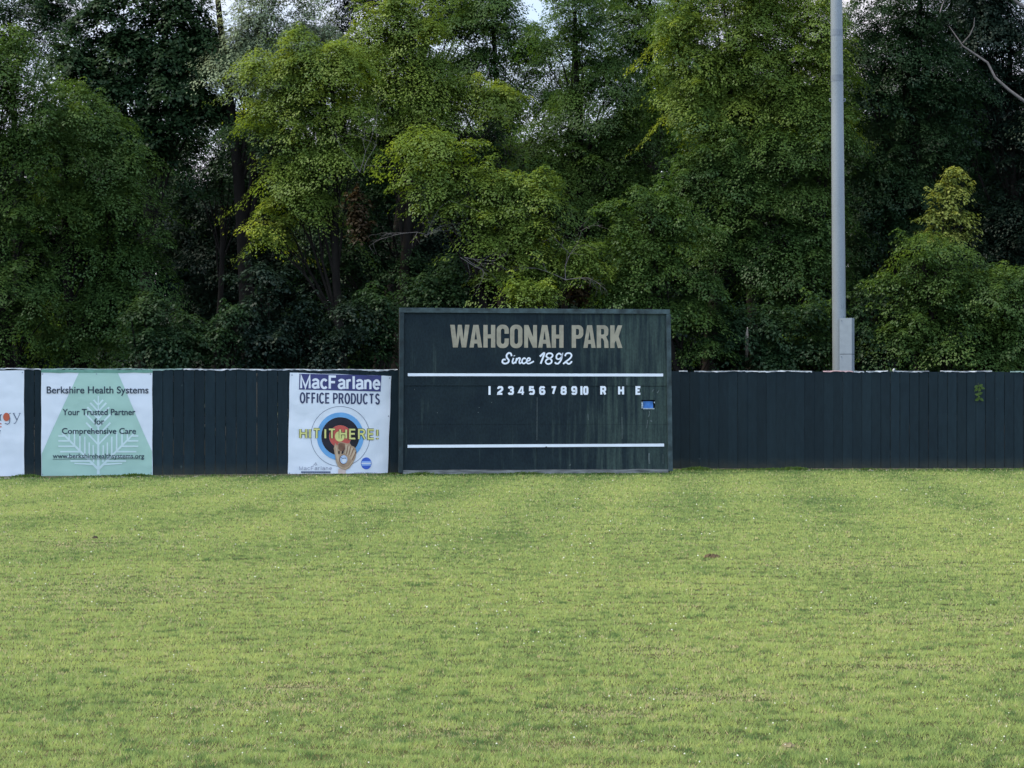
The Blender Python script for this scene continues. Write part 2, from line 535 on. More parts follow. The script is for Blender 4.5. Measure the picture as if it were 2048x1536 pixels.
# ------------------------------------------------------------------ fences
fence_paint, N, L, b = new_mat("dark_fence_paint")
n1 = noise(N, L, 1.2, 5, (1, 1, .5)); n2 = noise(N, L, 14, 6, (1, 1, .25), rough=.65)
oi = N.new("ShaderNodeAttribute"); oi.attribute_name = "tint"
r1 = ramp(N, [(0.3, (0.0102, 0.0208, 0.0268, 1)), (0.7, (0.0132, 0.0258, 0.0318, 1))])
r2 = ramp(N, [(0.25, (0.78, 0.78, 0.78, 1)), (0.72, (1.18, 1.18, 1.18, 1))])
mm = N.new("ShaderNodeMixRGB"); mm.blend_type = 'MULTIPLY'; mm.inputs[0].default_value = 1
L.new(n1.outputs["Fac"], r1.inputs[0]); L.new(n2.outputs["Fac"], r2.inputs[0])
L.new(r1.outputs[0], mm.inputs[1]); L.new(r2.outputs[0], mm.inputs[2])
m3 = N.new("ShaderNodeMixRGB"); m3.blend_type = 'MULTIPLY'; m3.inputs[0].default_value = 1
L.new(mm.outputs[0], m3.inputs[1]); L.new(oi.outputs["Fac"], m3.inputs[2])
# pale scuffs and paint specks
n3 = noise(N, L, 9, 2, (1, 1, 1), loc=(3, 1, 7))
r3 = ramp(N, [(0.76, (0, 0, 0, 1)), (0.80, (1, 1, 1, 1))])
m4 = N.new("ShaderNodeMixRGB"); m4.inputs[2].default_value = (0.05, 0.07, 0.07, 1)
L.new(n3.outputs["Fac"], r3.inputs[0]); L.new(r3.outputs[0], m4.inputs[0]); L.new(m3.outputs[0], m4.inputs[1])
L.new(m4.outputs[0], b.inputs["Base Color"])
tcf = N.new("ShaderNodeTexCoord"); spf = N.new("ShaderNodeSeparateXYZ"); L.new(tcf.outputs["Object"], spf.inputs[0])
mrf = N.new("ShaderNodeMapRange"); mrf.inputs["From Min"].default_value = .42; mrf.inputs["From Max"].default_value = 0.0
n5 = noise(N, L, 4, 6, (1, 1, 1.6), rough=.7); adf = N.new("ShaderNodeMath"); adf.operation = 'MULTIPLY'
L.new(spf.outputs["Z"], mrf.inputs["Value"]); L.new(mrf.outputs[0], adf.inputs[0]); L.new(n5.outputs["Fac"], adf.inputs[1])
rf5 = ramp(N, [(.12, (0, 0, 0, 1)), (.55, (.75, .75, .75, 1))]); L.new(adf.outputs[0], rf5.inputs[0])
m6 = N.new("ShaderNodeMixRGB"); m6.inputs[2].default_value = (.050, .052, .038, 1)      # mud splashed up from the soil
L.new(rf5.outputs[0], m6.inputs[0]); L.new(m4.outputs[0], m6.inputs[1]); L.new(m6.outputs[0], b.inputs["Base Color"])
b.inputs["Roughness"].default_value = 0.75; b.inputs["Specular IOR Level"].default_value = 0.16
bp = N.new("ShaderNodeBump"); bp.inputs["Distance"].default_value = 0.004
L.new(n2.outputs["Fac"], bp.inputs["Height"]); L.new(bp.outputs[0], b.inputs["Normal"])

bare_wood = plain("bare_weathered_wood", (0.17, 0.16, 0.14, 1), 0.85, 0.35, 8, 0.2, 0.004, stretch=(1, 1, 4))
plank_wood = plain("weathered_kick_plank", (.17, .175, .165, 1), .85, .55, 3, .2, .006, stretch=(1, 1, 6))
tape_mat, N, L, b = new_mat("peeling_white_edge_tape")
n = noise(N, L, 5, 5)
r = ramp(N, [(0.36, (0.12, 0.14, 0.16, 1)), (0.52, (0.40, 0.43, 0.45, 1)), (0.7, (0.75, 0.77, 0.79, 1))])
L.new(n.outputs["Fac"], r.inputs[0]); L.new(r.outputs[0], b.inputs["Base Color"]); b.inputs["Roughness"].default_value = .6
tape_red = plain("faded_pink_tape", (0.50, 0.33, 0.33, 1), .6, .2, 8)
tape_green = plain("green_grey_tape", (0.20, 0.29, 0.26, 1), .6, .25, 8)

def board_fence(name, label, plane, s0, s1, gaps, tape_runs, pitch=0.2325):
    root = empty(name, plane.g(0, 0), label, "fence")
    boards = MB(); tints = []
    s = s0
    u, nn = plane.u, plane.n
    while s < s1:
        gap = gaps(s)
        wdt = min(pitch - gap, s1 - s)
        top = FENCE_H + random.uniform(-.012, .008)
        d = random.uniform(-.004, .004)
        bot = random.uniform(0.0, 0.03)
        lean = random.uniform(-.003, .003)
        o = plane.g(s, bot, d)
        k = len(boards.f)
        # bevelled front arrises make each joint read
        bv = 0.006 if gap > .004 else .003
        th = 0.028
        A = [plane.g(s, 0, d - th), plane.g(s + wdt, 0, d - th), plane.g(s + wdt, 0, d - bv), plane.g(s + wdt - bv, 0, d), plane.g(s + bv, 0, d), plane.g(s, 0, d - bv)]
        lo = [p + Vector((0, 0, bot)) for p in A]; hi = [p + Vector((0, 0, top)) + u * lean for p in A]
        m = len(A)
        boards.raw(lo + hi, [(i, (i + 1) % m, m + (i + 1) % m, m + i) for i in range(m)] + [tuple(range(m)), tuple(range(m, 2 * m))])
        tints += [random.uniform(.82, 1.12)] * (len(boards.f) - k)
        s += pitch
    bo = boards.build("board_panel", fence_paint, root)
    a = bo.data.attributes.new("tint", 'FLOAT', 'FACE'); a.data.foreach_set("value", tints)
    back = MB()
    for z in (0.35, 1.2, 2.12):
        back.box(plane.g(s0, z, -0.032 - .04), u * (s1 - s0), -nn * 0.0 + nn * 0.038, Vector((0, 0, .14)))
    ro = back.build("rail", bare_wood, root)
    x = s0 + .4
    while x < s1:
        p = MB()
        p.box(plane.g(x, -0.3, -.17), u * .09, nn * .09, Vector((0, 0, FENCE_H + .22)))
        p.build("post", bare_wood, root)
        x += 2.4
    for (a0, a1, mat) in tape_runs:                  # tape folded over the board tops
        t = MB()
        steps = max(3, int((a1 - a0) / .06))
        top, mid, low = [], [], []
        for i in range(steps + 1):
            q = a0 + (a1 - a0) * i / steps
            wob = .010 * math.sin(q * 5.1) + random.uniform(-.006, .006)
            top.append(plane.g(q, FENCE_H + .016 + wob * .6, -.034))
            mid.append(plane.g(q, FENCE_H + .014 + wob * .6, .009))
            low.append(plane.g(q, FENCE_H - .012 + wob + random.uniform(-.010, .010), .008 + random.uniform(0, .008)))
        k = steps + 1
        t.raw(top + mid + low, [(i, i + 1, k + i + 1, k + i) for i in range(steps)] + [(k + i, k + i + 1, 2 * k + i + 1, 2 * k + i) for i in range(steps)])
        t.build("edge_tape", mat, root)
    return root

def l_at(px): return LF.len_to(px)
def r_at(px): return RF.len_to(px)
lf = board_fence("board_fence", "dark green vertical board fence behind the three banners left of the scoreboard", LF, l_at(-420), l_at(812),
            lambda s: 0.006 + 0.003 * random.random(),
            [(l_at(-420), l_at(82), tape_mat), (l_at(83), l_at(300), tape_green), (l_at(301), l_at(366), tape_green), (l_at(367), l_at(795), tape_mat)])
rf = board_fence("board_fence", "bare dark green vertical board fence running right from the scoreboard past the light pole", RF, r_at(1322), r_at(2500),
            lambda s: (0.0012 if s < r_at(1725) else 0.006) + (0.001 if s < r_at(1725) else 0.003) * random.random(),
            [(r_at(1358), r_at(1375), tape_mat), (r_at(1388), r_at(1624), tape_mat), (r_at(1646), r_at(1706), tape_red), (r_at(1707), r_at(1728), tape_mat),
             (r_at(1732), r_at(1776), tape_mat), (r_at(1786), r_at(1858), tape_mat), (r_at(1880), r_at(1984), tape_mat), (r_at(2020), r_at(2300), tape_green)])
kb = MB()
kb.tube([RF.at(1787, 744, .02), RF.at(1787, 741, .0), RF.at(1788.5, 738.5, .0), RF.at(1790, 738.5, -.02)], [.012, .03, .026, .012], 8)
kb.build("tape_knot", tape_mat, rf)

# ------------------------------------------------------------------ banners
def vinyl(name, col, seed):
    m, N, L, b = new_mat(name)
    c = Vector(col[:3])
    n1 = noise(N, L, 1.1, 3, (1, 1, 1), loc=(seed, 0, 0))
    n2 = noise(N, L, 1.5, 2, (1, 1, 1), loc=(0, seed, 0))
    wv = N.new("ShaderNodeTexWave"); wv.inputs["Scale"].default_value = .9; wv.inputs["Distortion"].default_value = 9; wv.inputs["Detail"].default_value = 2
    wv.inputs["Detail Scale"].default_value = .6
    tcn = N.new("ShaderNodeTexCoord"); mpn = N.new("ShaderNodeMapping"); mpn.inputs["Rotation"].default_value = (0, .7, seed); mpn.inputs["Location"].default_value = (seed, 0, 2 * seed)
    L.new(tcn.outputs["Object"], mpn.inputs[0]); L.new(mpn.outputs[0], wv.inputs["Vector"])
    ad = N.new("ShaderNodeMath"); ad.operation = 'MULTIPLY_ADD'; ad.inputs[1].default_value = .25
    L.new(wv.outputs["Fac"], ad.inputs[0]); L.new(n2.outputs["Fac"], ad.inputs[2])
    bp = N.new("ShaderNodeBump"); bp.inputs["Distance"].default_value = 0.05; bp.inputs["Strength"].default_value = .9
    L.new(ad.outputs[0], bp.inputs["Height"]); L.new(bp.outputs[0], b.inputs["Normal"])
    r = ramp(N, [(.3, (*(c * .95), 1)), (.7, (*(c * 1.02), 1))])
    L.new(n1.outputs["Fac"], r.inputs[0]); L.new(r.outputs[0], b.inputs["Base Color"])
    b.inputs["Roughness"].default_value = .5; b.inputs["Specular IOR Level"].default_value = .35
    return m

white_vinyl = vinyl("white_vinyl", (.72, .76, .80, 1), 1.7)
white_vinyl2 = vinyl("white_vinyl_creased", (.72, .76, .80, 1), 4.3)
green_print = vinyl("pale_green_print", (.385, .575, .48, 1), 1.7)
green_edge = plain("green_hem", (.14, .30, .23, 1), .6, .2, 6)
fern_print = vinyl("fern_pale_print", (.60, .73, .72, 1), 1.7)
navy_ink = plain("navy_ink", (.035, .045, .11, 1), .5, .1, 6)
navy_block = plain("navy_block_print", (.045, .05, .16, 1), .5, .15, 5)
white_ink = plain("white_ink", (.72, .75, .8, 1), .5, .05, 6)
dark_ink = plain("dark_teal_ink", (.02, .035, .06, 1), .5, .1, 6)
slate_ink = plain("slate_ink", (.10, .13, .20, 1), .5, .1, 6)
orange_ink = plain("orange_ink", (.52, .115, .06, 1), .5, .1, 6)
red_ink = plain("faded_red_ink", (.54, .10, .075, 1), .5, .1, 6)
black_ink = plain("faded_black_print", (.012, .011, .018, 1), .5, .5, 5)
blue_ink = plain("sky_blue_print", (.15, .37, .64, 1), .5, .08, 6)
yellow_ink = plain("pale_yellow_print", (.66, .64, .22, 1), .5, .08, 6)
olive_ink = plain("olive_outline_print", (.06, .06, .03, 1), .5, .1, 6)
tan_ink = plain("tan_leather_print", (.40, .27, .17, 1), .5, .25, 7)
tan_light = plain("pale_tan_leather_print", (.52, .39, .26, 1), .5, .15, 7)
brown_ink = plain("brown_leather_print", (.20, .10, .06, 1), .5, .3, 7)
ball_ink = plain("pale_blue_ball_print", (.42, .52, .66, 1), .5, .15, 9)
ball_lo = plain("ball_white_print", (.66, .70, .74, 1), .5, .05, 9)
logo_blue = plain("royal_blue_print", (.05, .12, .50, 1), .5, .1, 6)
logo_pale = plain("light_blue_print", (.26, .40, .72, 1), .5, .1, 6)
grey_ink = plain("grey_ink", (.22, .24, .32, 1), .5, .1, 6)
skin_ink = plain("pale_wrist_print", (.60, .47, .40, 1), .5, .1, 6)

def sheet(mb, plane, quad, off, mi=0, sag=0.010, nx=24, ny=20, seed=0):
    """cloth hung flat on the boards, its edges pulled in between the fixings; quad TL, TR, BR, BL in pixels"""
    TL, TR, BR, BL = quad
    vs = []
    for j in range(ny + 1):
        for i in range(nx + 1):
            s, t = i / nx, j / ny
            x = (TL[0] * (1 - s) + TR[0] * s) * (1 - t) + (BL[0] * (1 - s) + BR[0] * s) * t
            y = (TL[1] * (1 - s) + TR[1] * s) * (1 - t) + (BL[1] * (1 - s) + BR[1] * s) * t
            x += .35 * math.sin(t * 13 + seed) * (1 if s in (0, 1) else 0)
            y += .35 * math.sin(s * 17 + seed) * (1 if t in (0, 1) else 0)
            vs.append(plane.at(x, y, off + (.002 * math.sin(9 * s + 4 * t + seed))))
    fs = [(j * (nx + 1) + i, j * (nx + 1) + i + 1, (j + 1) * (nx + 1) + i + 1, (j + 1) * (nx + 1) + i) for j in range(ny) for i in range(nx)]
    mb.raw(vs, fs, mi, True)
    # turned edge
    rim = [i for i in range(nx + 1)] + [(j + 1) * (nx + 1) - 1 for j in range(1, ny + 1)] + [ny * (nx + 1) + i for i in range(nx - 1, -1, -1)] + [j * (nx + 1) for j in range(ny - 1, 0, -1)]
    front = [vs[i] for i in rim]; bk = [p - plane.n * .008 for p in front]
    k = len(rim)
    mb.raw(front + bk, [(i, (i + 1) % k, k + (i + 1) % k, k + i) for i in range(k)], mi)

B0 = 0.016      # cloth face in front of the boards
P1 = lift_put(LF, B0 + .006)
P2 = lift_put(LF, B0 + .010)
P3 = lift_put(LF, B0 + .014)
P4 = lift_put(LF, B0 + .017)
P5 = lift_put(LF, B0 + .020)
P6 = lift_put(LF, B0 + .023)

def grommets(root, pts):
    for (x, y) in pts:
        m = MB()
        polyfill(m, [disc(x, y, 1.3, n=12), disc(x, y, .55, n=8)], P2)
        m.build("grommet", grey_ink, root)

# -- banner cut by the left edge of the photo
ban = empty("banner", LF.at(49, 953), "white banner at the left end with grey lettering ending in rgy", "banner")
m = MB(); sheet(m, LF, [(-190, 740.5), (48, 741), (48.5, 953.5), (-190, 957)], B0, seed=1); m.build("fabric", white_vinyl, ban)
# serif letters drawn as strokes
m = MB()
def q1(x, y): return (x / 5.12, 700 + y / 5.12)
def st1(pts, hw, mi=0, lift=0.0, closed=False): ribbon(m, [q1(*p) for p in pts], hw if isinstance(hw, list) else hw, lambda a, c: P2(a, c, lift), closed, mi)
st1([(2, 660), (2, 720)], 1.1); st1([(-8, 720), (14, 720)], .5, lift=.0004); st1([(2, 690), (8, 665), (20, 660)], .8, lift=.0008)       # r
st1([(138, 648), (174, 718)], 1.0); st1([(206, 648), (172, 722), (155, 752), (140, 750)], .55, lift=.0004)                      # y
st1([(130, 647), (154, 647)], .45, lift=.0008); st1([(192, 647), (214, 647)], .45, lift=.0008)
st1([(88, 655), (102, 700), (98, 745), (78, 760), (50, 750)], .75); st1([(90, 655), (112, 645)], .6, lift=.0004)                 # g
# the rest of the word, out of the frame to the left
font_mesh(m, "ene", (-66, 826, -6, 846), P2)
m.build("lettering", slate_ink, ban)
m = MB(); ox, oy = q1(66, 685); polyfill(m, [disc(ox, oy, 6.6, 8.3)], P3); m.build("orange_disc", orange_ink, ban)
m = MB(); cx, cy = q1(4, 771)
ribbon(m, arc(cx, cy, 3.2, 3.3, 45, 315, 12), 1.0, P2); m.build("lettering", red_ink, ban)
m = MB(); ribbon(m, [q1(-6, 860), q1(-4, 835), q1(4, 822)], 1.0, P2); m.build("lettering", dark_ink, ban)
grommets(ban, [(45, 745), (45.5, 949)])

# -- green and white banner with a fern
ban = empty("banner", LF.at(193, 953), "green and white banner printed with a pale fern and hospital partner wording", "banner")
m = MB(); sheet(m, LF, [(82.5, 744), (304.5, 744), (305, 950), (82.5, 953)], B0, seed=2)
m.build("fabric", white_vinyl, ban)
m = MB()
def trap(put, pts): polyfill(m, [[q1(*p) for p in pts]], put)
poly = [(808, 232), (1206, 232), (1290, 425), (1380, 640), (1470, 850), (1556, 1036), (1558, 1276), (1200, 1284), (800, 1290), (428, 1294), (428, 1062), (530, 830), (640, 590), (730, 400)]
trap(P1, poly); m.build("green_cone", green_print, ban)
m = MB()
for a, c in (((422, 203), (1562, 233)), ((424, 1292), (1560, 1306))):
    pts = [(a[0] + (c[0] - a[0]) * i / 12, a[1] + random.uniform(-3, 3)) for i in range(13)] + [(c[0] - (c[0] - a[0]) * i / 12, c[1] + random.uniform(-3, 3) - (20 if a[1] > 900 else 0) * (1 - i / 12)) for i in range(13)]
    m = MB(); polyfill(m, [[q1(*p) for p in pts]], P2); m.build("hem", green_edge, ban)
m = MB()
kk = [0]
def rib(pts, w):
    kk[0] += 1
    ribbon(m, [q1(*p) for p in pts], w, lambda a, c, l=.0001 * kk[0]: P2(a, c, l))
rib([(1006, 1272), (1006, 470)], [2.9, 1.1])
for y, e in ((560, 48), (625, 82), (700, 112), (785, 128), (870, 124), (965, 124)):
    for s in (-1, 1):
        rib([(1006 + s * 4, y), (1006 + s * e, y - e * 1.02)], [1.5, 1.9])
for s in (-1, 1):
    rib([(1006, 1222), (1006 + s * 370, 850)], [2.3, 1.7])
    for i, (bx, ln) in enumerate(((350, 60), (300, 110), (245, 165), (190, 200), (140, 205), (95, 190))):
        y = 1222 - bx * 1.005
        rib([(1006 + s * bx, y + 10), (1006 + s * (bx + ln), y + 10)], [1.7, 1.5])
        if bx < 330:
            rib([(1006 + s * (bx - 2), y), (1006 + s * (bx - 2), y - ln * .95)], [1.7, 1.5])
    rib([(1006 + s * 40, 1172), (1006 + s * 245, 1160)], [1.7, 1.3])
    rib([(1006 + s * 48, 1150), (1006 + s * 52, 975)], [1.5, 1.5])
m.build("fern_emblem", fern_print, ban)
for t, rct, bd in (("Berkshire Health Systems", (478, 372, 1520, 468), .012), ("Your Trusted Partner", (640, 603, 1386, 668), .013), ("for", (964, 700, 1068, 764), .013),
                   ("Comprehensive Care", (634, 798, 1392, 878), .013), ("www.berkshirehealthsystems.org", (540, 1060, 1476, 1124), .010)):
    m = MB(); x0, y0 = q1(rct[0], rct[1]); x1, y1 = q1(rct[2], rct[3])
    font_mesh(m, t, (x0, y0, x1, y1), P4, bd)
    if t[0] == 'w':
        a, c = q1(540, 1118); d, e = q1(1460, 1113); ribbon(m, [(a, c), (d, e)], .4, P5)
    m.build("lettering", dark_ink, ban)
grommets(ban, [(85, 748), (301, 748), (85, 949), (302, 946), (193, 748)])

# -- target banner beside the scoreboard
ban = empty("banner", LF.at(676, 950), "white banner with archery target and baseball glove, beside the scoreboard", "banner")
Q = lambda x, y: (520 + x / 6.143, 720 + y / 6.143)
m = MB(); sheet(m, LF, [Q(366, 155), Q(1612, 196), Q(1566, 1424), Q(340, 1416)], B0, seed=3); m.build("fabric", white_vinyl2, ban)
m = MB(); polyfill(m, [[Q(484, 168), Q(1490, 190), Q(1480, 388), Q(478, 362)]], P1); m.build("navy_block", navy_block, ban)
m = MB(); x0, y0 = Q(490, 182); x1, y1 = Q(1478, 352)
skel_text(m, "MacFarlane", (x0, y0, x1, y1), P2, 4.7, gap=.30, shear=2.6); m.build("lettering", white_ink, ban)
m = MB(); x0, y0 = Q(486, 398); x1, y1 = Q(1470, 530)
skel_text(m, "OFFICE PRODUCTS", (x0, y0, x1, y1), P2, 3.1, gap=.42, space=.42, shear=2.6); m.build("lettering", navy_ink, ban)
# target
C = Q(985, 938)
k = 1 / 6.143
m = MB()
ribbon(m, disc(C[0], C[1], 362 * k, 368 * k), .42, P1, True, 4)
polyfill(m, [disc(C[0], C[1] , 288 * k, 294 * k), disc(C[0] , C[1], 234 * k, 236 * k)], P1, 0)
polyfill(m, [disc(C[0], C[1], 233 * k, 235 * k), disc(C[0], C[1], 138 * k, 138 * k)], P1, 1)
polyfill(m, [disc(C[0], C[1], 137 * k, 137 * k)], P1, 2)
polyfill(m, [disc(*Q(978, 938), 60 * k, 64 * k)], P2, 3)
m.build("target_print", [blue_ink, black_ink, red_ink, yellow_ink, slate_ink], ban)
x0, y0 = Q(484, 838); x1, y1 = Q(1448, 968)
for nm, wd, mat, put, gr in (("lettering_outline", 5.5, olive_ink, P3, 1.0), ("lettering", 3.3, yellow_ink, P4, 0)):
    for wordt, xa, xb in (("HIT", 484, 742), ("IT", 790, 928), ("HERE!", 972, 1450)):
        m = MB(); u0, u1 = Q(xa, 0)[0], Q(xb, 0)[0]; dy = 1.6 * (xa - 484) / 966
        skel_text(m, wordt, (u0 - gr, y0 - gr + dy, u1 + gr, y1 + gr + dy), put, wd, gap=.44, shear=1.6 * (xb - xa) / 966)
        m.build(nm, mat, ban)
# glove and ball
Z = lambda x, y: (585 + x / 9.911, 800 + y / 9.911)
def zp(pts): return [Z(*p) for p in pts]
m = MB()
polyfill(m, [zp([(905, 1362), (1050, 1375), (1054, 1490), (905, 1490)])], P3, 5)                                     # wrist
polyfill(m, [zp([(840, 850), (885, 905), (905, 850), (960, 830), (1030, 850), (1090, 862), (1130, 850), (1165, 905), (1215, 925), (1255, 975), (1262, 1050), (1240, 1150), (1190, 1260), (1120, 1350), (1050, 1385), (960, 1365), (895, 1310), (860, 1220), (838, 1090), (812, 960)])], P4, 0)
polyfill(m, [zp([(905, 865), (960, 845), (1030, 862), (1040, 960), (1010, 1020), (940, 1010), (905, 960)])], P5, 2)    # web
polyfill(m, [zp([(900, 1020), (930, 1000), (930, 1080), (910, 1070)])], P5, 6)
polyfill(m, [zp([(975, 1020), (1010, 990), (1005, 1050), (965, 1080)])], P5, 6)
polyfill(m, [zp([(845, 900), (885, 960), (895, 1060), (930, 1150), (905, 1240), (870, 1150), (850, 1020)])], P5, 1)    # thumb
for i, (a, c) in enumerate((((1068, 885), (1040, 1060)), ((1120, 905), (1085, 1090)), ((1180, 945), (1120, 1110)), ((1232, 1000), (1150, 1180)))):
    ribbon(m, zp([a, ((a[0] + c[0]) / 2 + 8, (a[1] + c[1]) / 2), c]), [2.3, 2.1, 1.3], lambda x, y, l=.0003 * i: P5(x, y, l), False, 1)
    ribbon(m, zp([(a[0] + 28, a[1] + 12), (c[0] + 26, c[1] + 6)]), .7, lambda x, y, l=.0003 * i: P6(x, y, l), False, 2)
ribbon(m, zp([(870, 1200), (905, 1300), (970, 1345), (1050, 1355), (1120, 1310), (1190, 1210)]), .9, P6, False, 1)
polyfill(m, [disc(*Z(1002, 1182), 8.4, 9.6, 28)], P5, 2)
polyfill(m, [disc(*Z(1010, 1178), 7.4, 8.6, 28)], P6, 3)
ribbon(m, zp([(945, 1130), (990, 1158), (1060, 1150)]), .6, lambda x, y: P6(x, y, .002), False, 7)
polyfill(m, [disc(*Z(1020, 1200), 4.2, 4.2, 20)], lambda x, y: P6(x, y, .001), 4)
m.build("glove_print", [tan_ink, tan_light, brown_ink, ball_ink, ball_lo, skin_ink, black_ink, slate_ink], ban)
# sponsor marks
m = MB(); polyfill(m, [disc(*Z(1458, 1255), 10.6, 12, 32)], P2, 0); polyfill(m, [rrect(*Z(1366, 1300), *Z(1550, 1210), 1.5)], P3, 1)
ribbon(m, zp([(1364, 1255), (1552, 1255)]), 1.1, lambda x, y: P3(x, y, .001), False, 2)
m.build("globe_logo", [logo_blue, logo_pale, ball_lo], ban)
m = MB(); font_mesh(m, "KONICA MINOLTA", (*Z(1225, 1432), *Z(1672, 1458)), P2, .01); m.build("lettering", grey_ink, ban)
m = MB(); skel_text(m, "MacFarlane", (*Z(130, 1312), *Z(778, 1388)), P2, .8, gap=.34); 
ribbon(m, zp([(400, 1300), (440, 1270), (455, 1245)]), .4, P2); ribbon(m, zp([(455, 1235), (480, 1285), (440, 1290)]), .4, lambda x, y: P2(x, y, .0005))
m.build("lettering", grey_ink, ban)
m = MB(); polyfill(m, [zp([(168, 1412), (750, 1412), (750, 1448), (168, 1448)])], P2, 0)
for x in range(200, 740, 44):
    polyfill(m, [zp([(x, 1424), (x + 26, 1424), (x + 26, 1436), (x, 1436)])], P3, 1)
m.build("strap_line", [slate_ink, grey_ink], ban)
grommets(ban, [Q(392, 185), Q(1590, 222), Q(1548, 1400), Q(360, 1392), Q(1576, 690)])

# ------------------------------------------------------------------ scoreboard
sbm, N, L, b = new_mat("weathered_scoreboard_paint")
tcn = N.new("ShaderNodeTexCoord")
sep = N.new("ShaderNodeSeparateXYZ"); L.new(tcn.outputs["Object"], sep.inputs[0])
n1 = noise(N, L, 2.2, 5, (1, 1, 1)); n2 = noise(N, L, 5.0, 5, (2.2, 2.2, .12), rough=.62, loc=(2, 0, 0)); n3 = noise(N, L, 30, 4, (1, 1, .5))
n4 = noise(N, L, 1.0, 3, (1, 1, 1), loc=(9, 0, 4))
base = ramp(N, [(.3, (.0090, .0178, .0235, 1)), (.7, (.0142, .0256, .0295, 1))])
L.new(n1.outputs["Fac"], base.inputs[0])
mr = N.new("ShaderNodeMapRange"); mr.inputs["From Min"].default_value = 0.0; mr.inputs["From Max"].default_value = 3.3; mr.inputs["To Min"].default_value = -.14; mr.inputs["To Max"].default_value = .17
L.new(sep.outputs["X"], mr.inputs["Value"])
a1 = N.new("ShaderNodeMath"); a1.operation = 'ADD'; L.new(n2.outputs["Fac"], a1.inputs[0]); L.new(mr.outputs[0], a1.inputs[1])
a2 = N.new("ShaderNodeMath"); a2.operation = 'MULTIPLY_ADD'; a2.inputs[1].default_value = .35; L.new(n4.outputs["Fac"], a2.inputs[0]); L.new(a1.outputs[0], a2.inputs[2])
str_ = ramp(N, [(.66, (0, 0, 0, 1)), (.95, (1, 1, 1, 1))]); L.new(a2.outputs[0], str_.inputs[0])
mxa = N.new("ShaderNodeMixRGB"); mxa.inputs[2].default_value = (.048, .074, .063, 1)
L.new(str_.outputs[0], mxa.inputs[0]); L.new(base.outputs[0], mxa.inputs[1])
spk = ramp(N, [(.3, (.8, .8, .8, 1)), (.7, (1.18, 1.18, 1.18, 1))]); L.new(n3.outputs["Fac"], spk.inputs[0])
mxb = N.new("ShaderNodeMixRGB"); mxb.blend_type = 'MULTIPLY'; mxb.inputs[0].default_value = 1
L.new(mxa.outputs[0], mxb.inputs[1]); L.new(spk.outputs[0], mxb.inputs[2])
L.new(mxb.outputs[0], b.inputs["Base Color"]); b.inputs["Roughness"].default_value = .75; b.inputs["Specular IOR Level"].default_value = .16
bp = N.new("ShaderNodeBump"); bp.inputs["Distance"].default_value = .003; L.new(n3.outputs["Fac"], bp.inputs["Height"]); L.new(bp.outputs[0], b.inputs["Normal"])

frame_mat = plain("weathered_frame_paint", (.045, .070, .072, 1), .7, .55, 5, .3, .004, stretch=(1, 1, 1))
frame_dark = plain("dark_frame_paint", (.019, .034, .038, 1), .7, .4, 5, .3, .003)
board_white = plain("bright_white_paint", (.78, .82, .86, 1), .5, .04, 3)
dull_gold = plain("weathered_khaki_paint", (.335, .30, .215, 1), .7, .18, 7)
tarp_blue = plain("blue_tarpaulin", (.06, .20, .52, 1), .5, .2, 9, bump=.01)
void_dark = plain("dark_interior", (.006, .007, .008, 1), .9, .1, 5)

sb = empty("scoreboard", SB.at(1070, 950), "large dark green baseball scoreboard with white numerals and Since 1892", "scoreboard")
# plywood sheets of the face; the scoring sheet stands a little proud and one sheet has a hatch cut through
def ply(x0, y0, x1, y1, off, th=.02):
    p = [SB.at(x0, y0, off), SB.at(x1, y0, off), SB.at(x1, y1, off), SB.at(x0, y1, off)]
    m.raw(p + [q - SB.n * th for q in p], [(0, 3, 2, 1), (4, 5, 6, 7), (0, 1, 5, 4), (1, 2, 6, 5), (2, 3, 7, 6), (3, 0, 4, 7)])
m = MB()
for (x0, y0, x1, y1, o) in ((804, 625, 1073.6, 771.4, 0.004), (1074.2, 625, 1335, 771.8, 0.006), (804, 772, 1073.6, 848.6, -.008), (1074.2, 772.6, 1175.6, 848.6, -.006),
                            (1176.2, 772.6, 1283, 848.6, -.007), (1283, 772.6, 1310, 800, -.007), (1283, 818.6, 1310, 848.6, -.007), (1310, 772.6, 1336, 848.6, -.007),
                            (804, 849, 1073.6, 942, -.009), (1074.2, 849, 1175.6, 941, -.005), (1176.2, 849, 1337, 941, -.008)):
    ply(x0, y0, x1, y1, o)
m.build("panel", sbm, sb)
# carcass behind
m = MB()
def slab(x0, y0, x1, y1, o0, o1):
    p = [SB.at(x0, y0, o0), SB.at(x1, y0, o0), SB.at(x1, y1, o0), SB.at(x0, y1, o0)]
    m.raw(p + [q + SB.n * (o1 - o0) for q in p], [(0, 1, 2, 3), (7, 6, 5, 4), (4, 5, 1, 0), (5, 6, 2, 1), (6, 7, 3, 2), (7, 4, 0, 3)])
slab(800, 622, 1340, 790, -.30, -.035); slab(800, 830, 1340, 944, -.30, -.035)
slab(800, 790, 1270, 830, -.30, -.035); slab(1322, 790, 1340, 830, -.30, -.035); slab(1270, 790, 1322, 830, -.30, -.16)
m.build("carcass", void_dark, sb)
for (x0, x1) in ((812, 830), (1066, 1084), (1312, 1330)):
    m = MB(); p = SB.at(x0, 952, -.42); q = SB.at(x1, 952, -.42); p.z = q.z = -.4
    m.box(p, q - p, SB.n * .10, Vector((0, 0, 4.2))); m.build("post", bare_wood, sb)
m = MB(); p = SB.at(797.5, 615, .055); q = SB.at(1337.5, 619, .055)
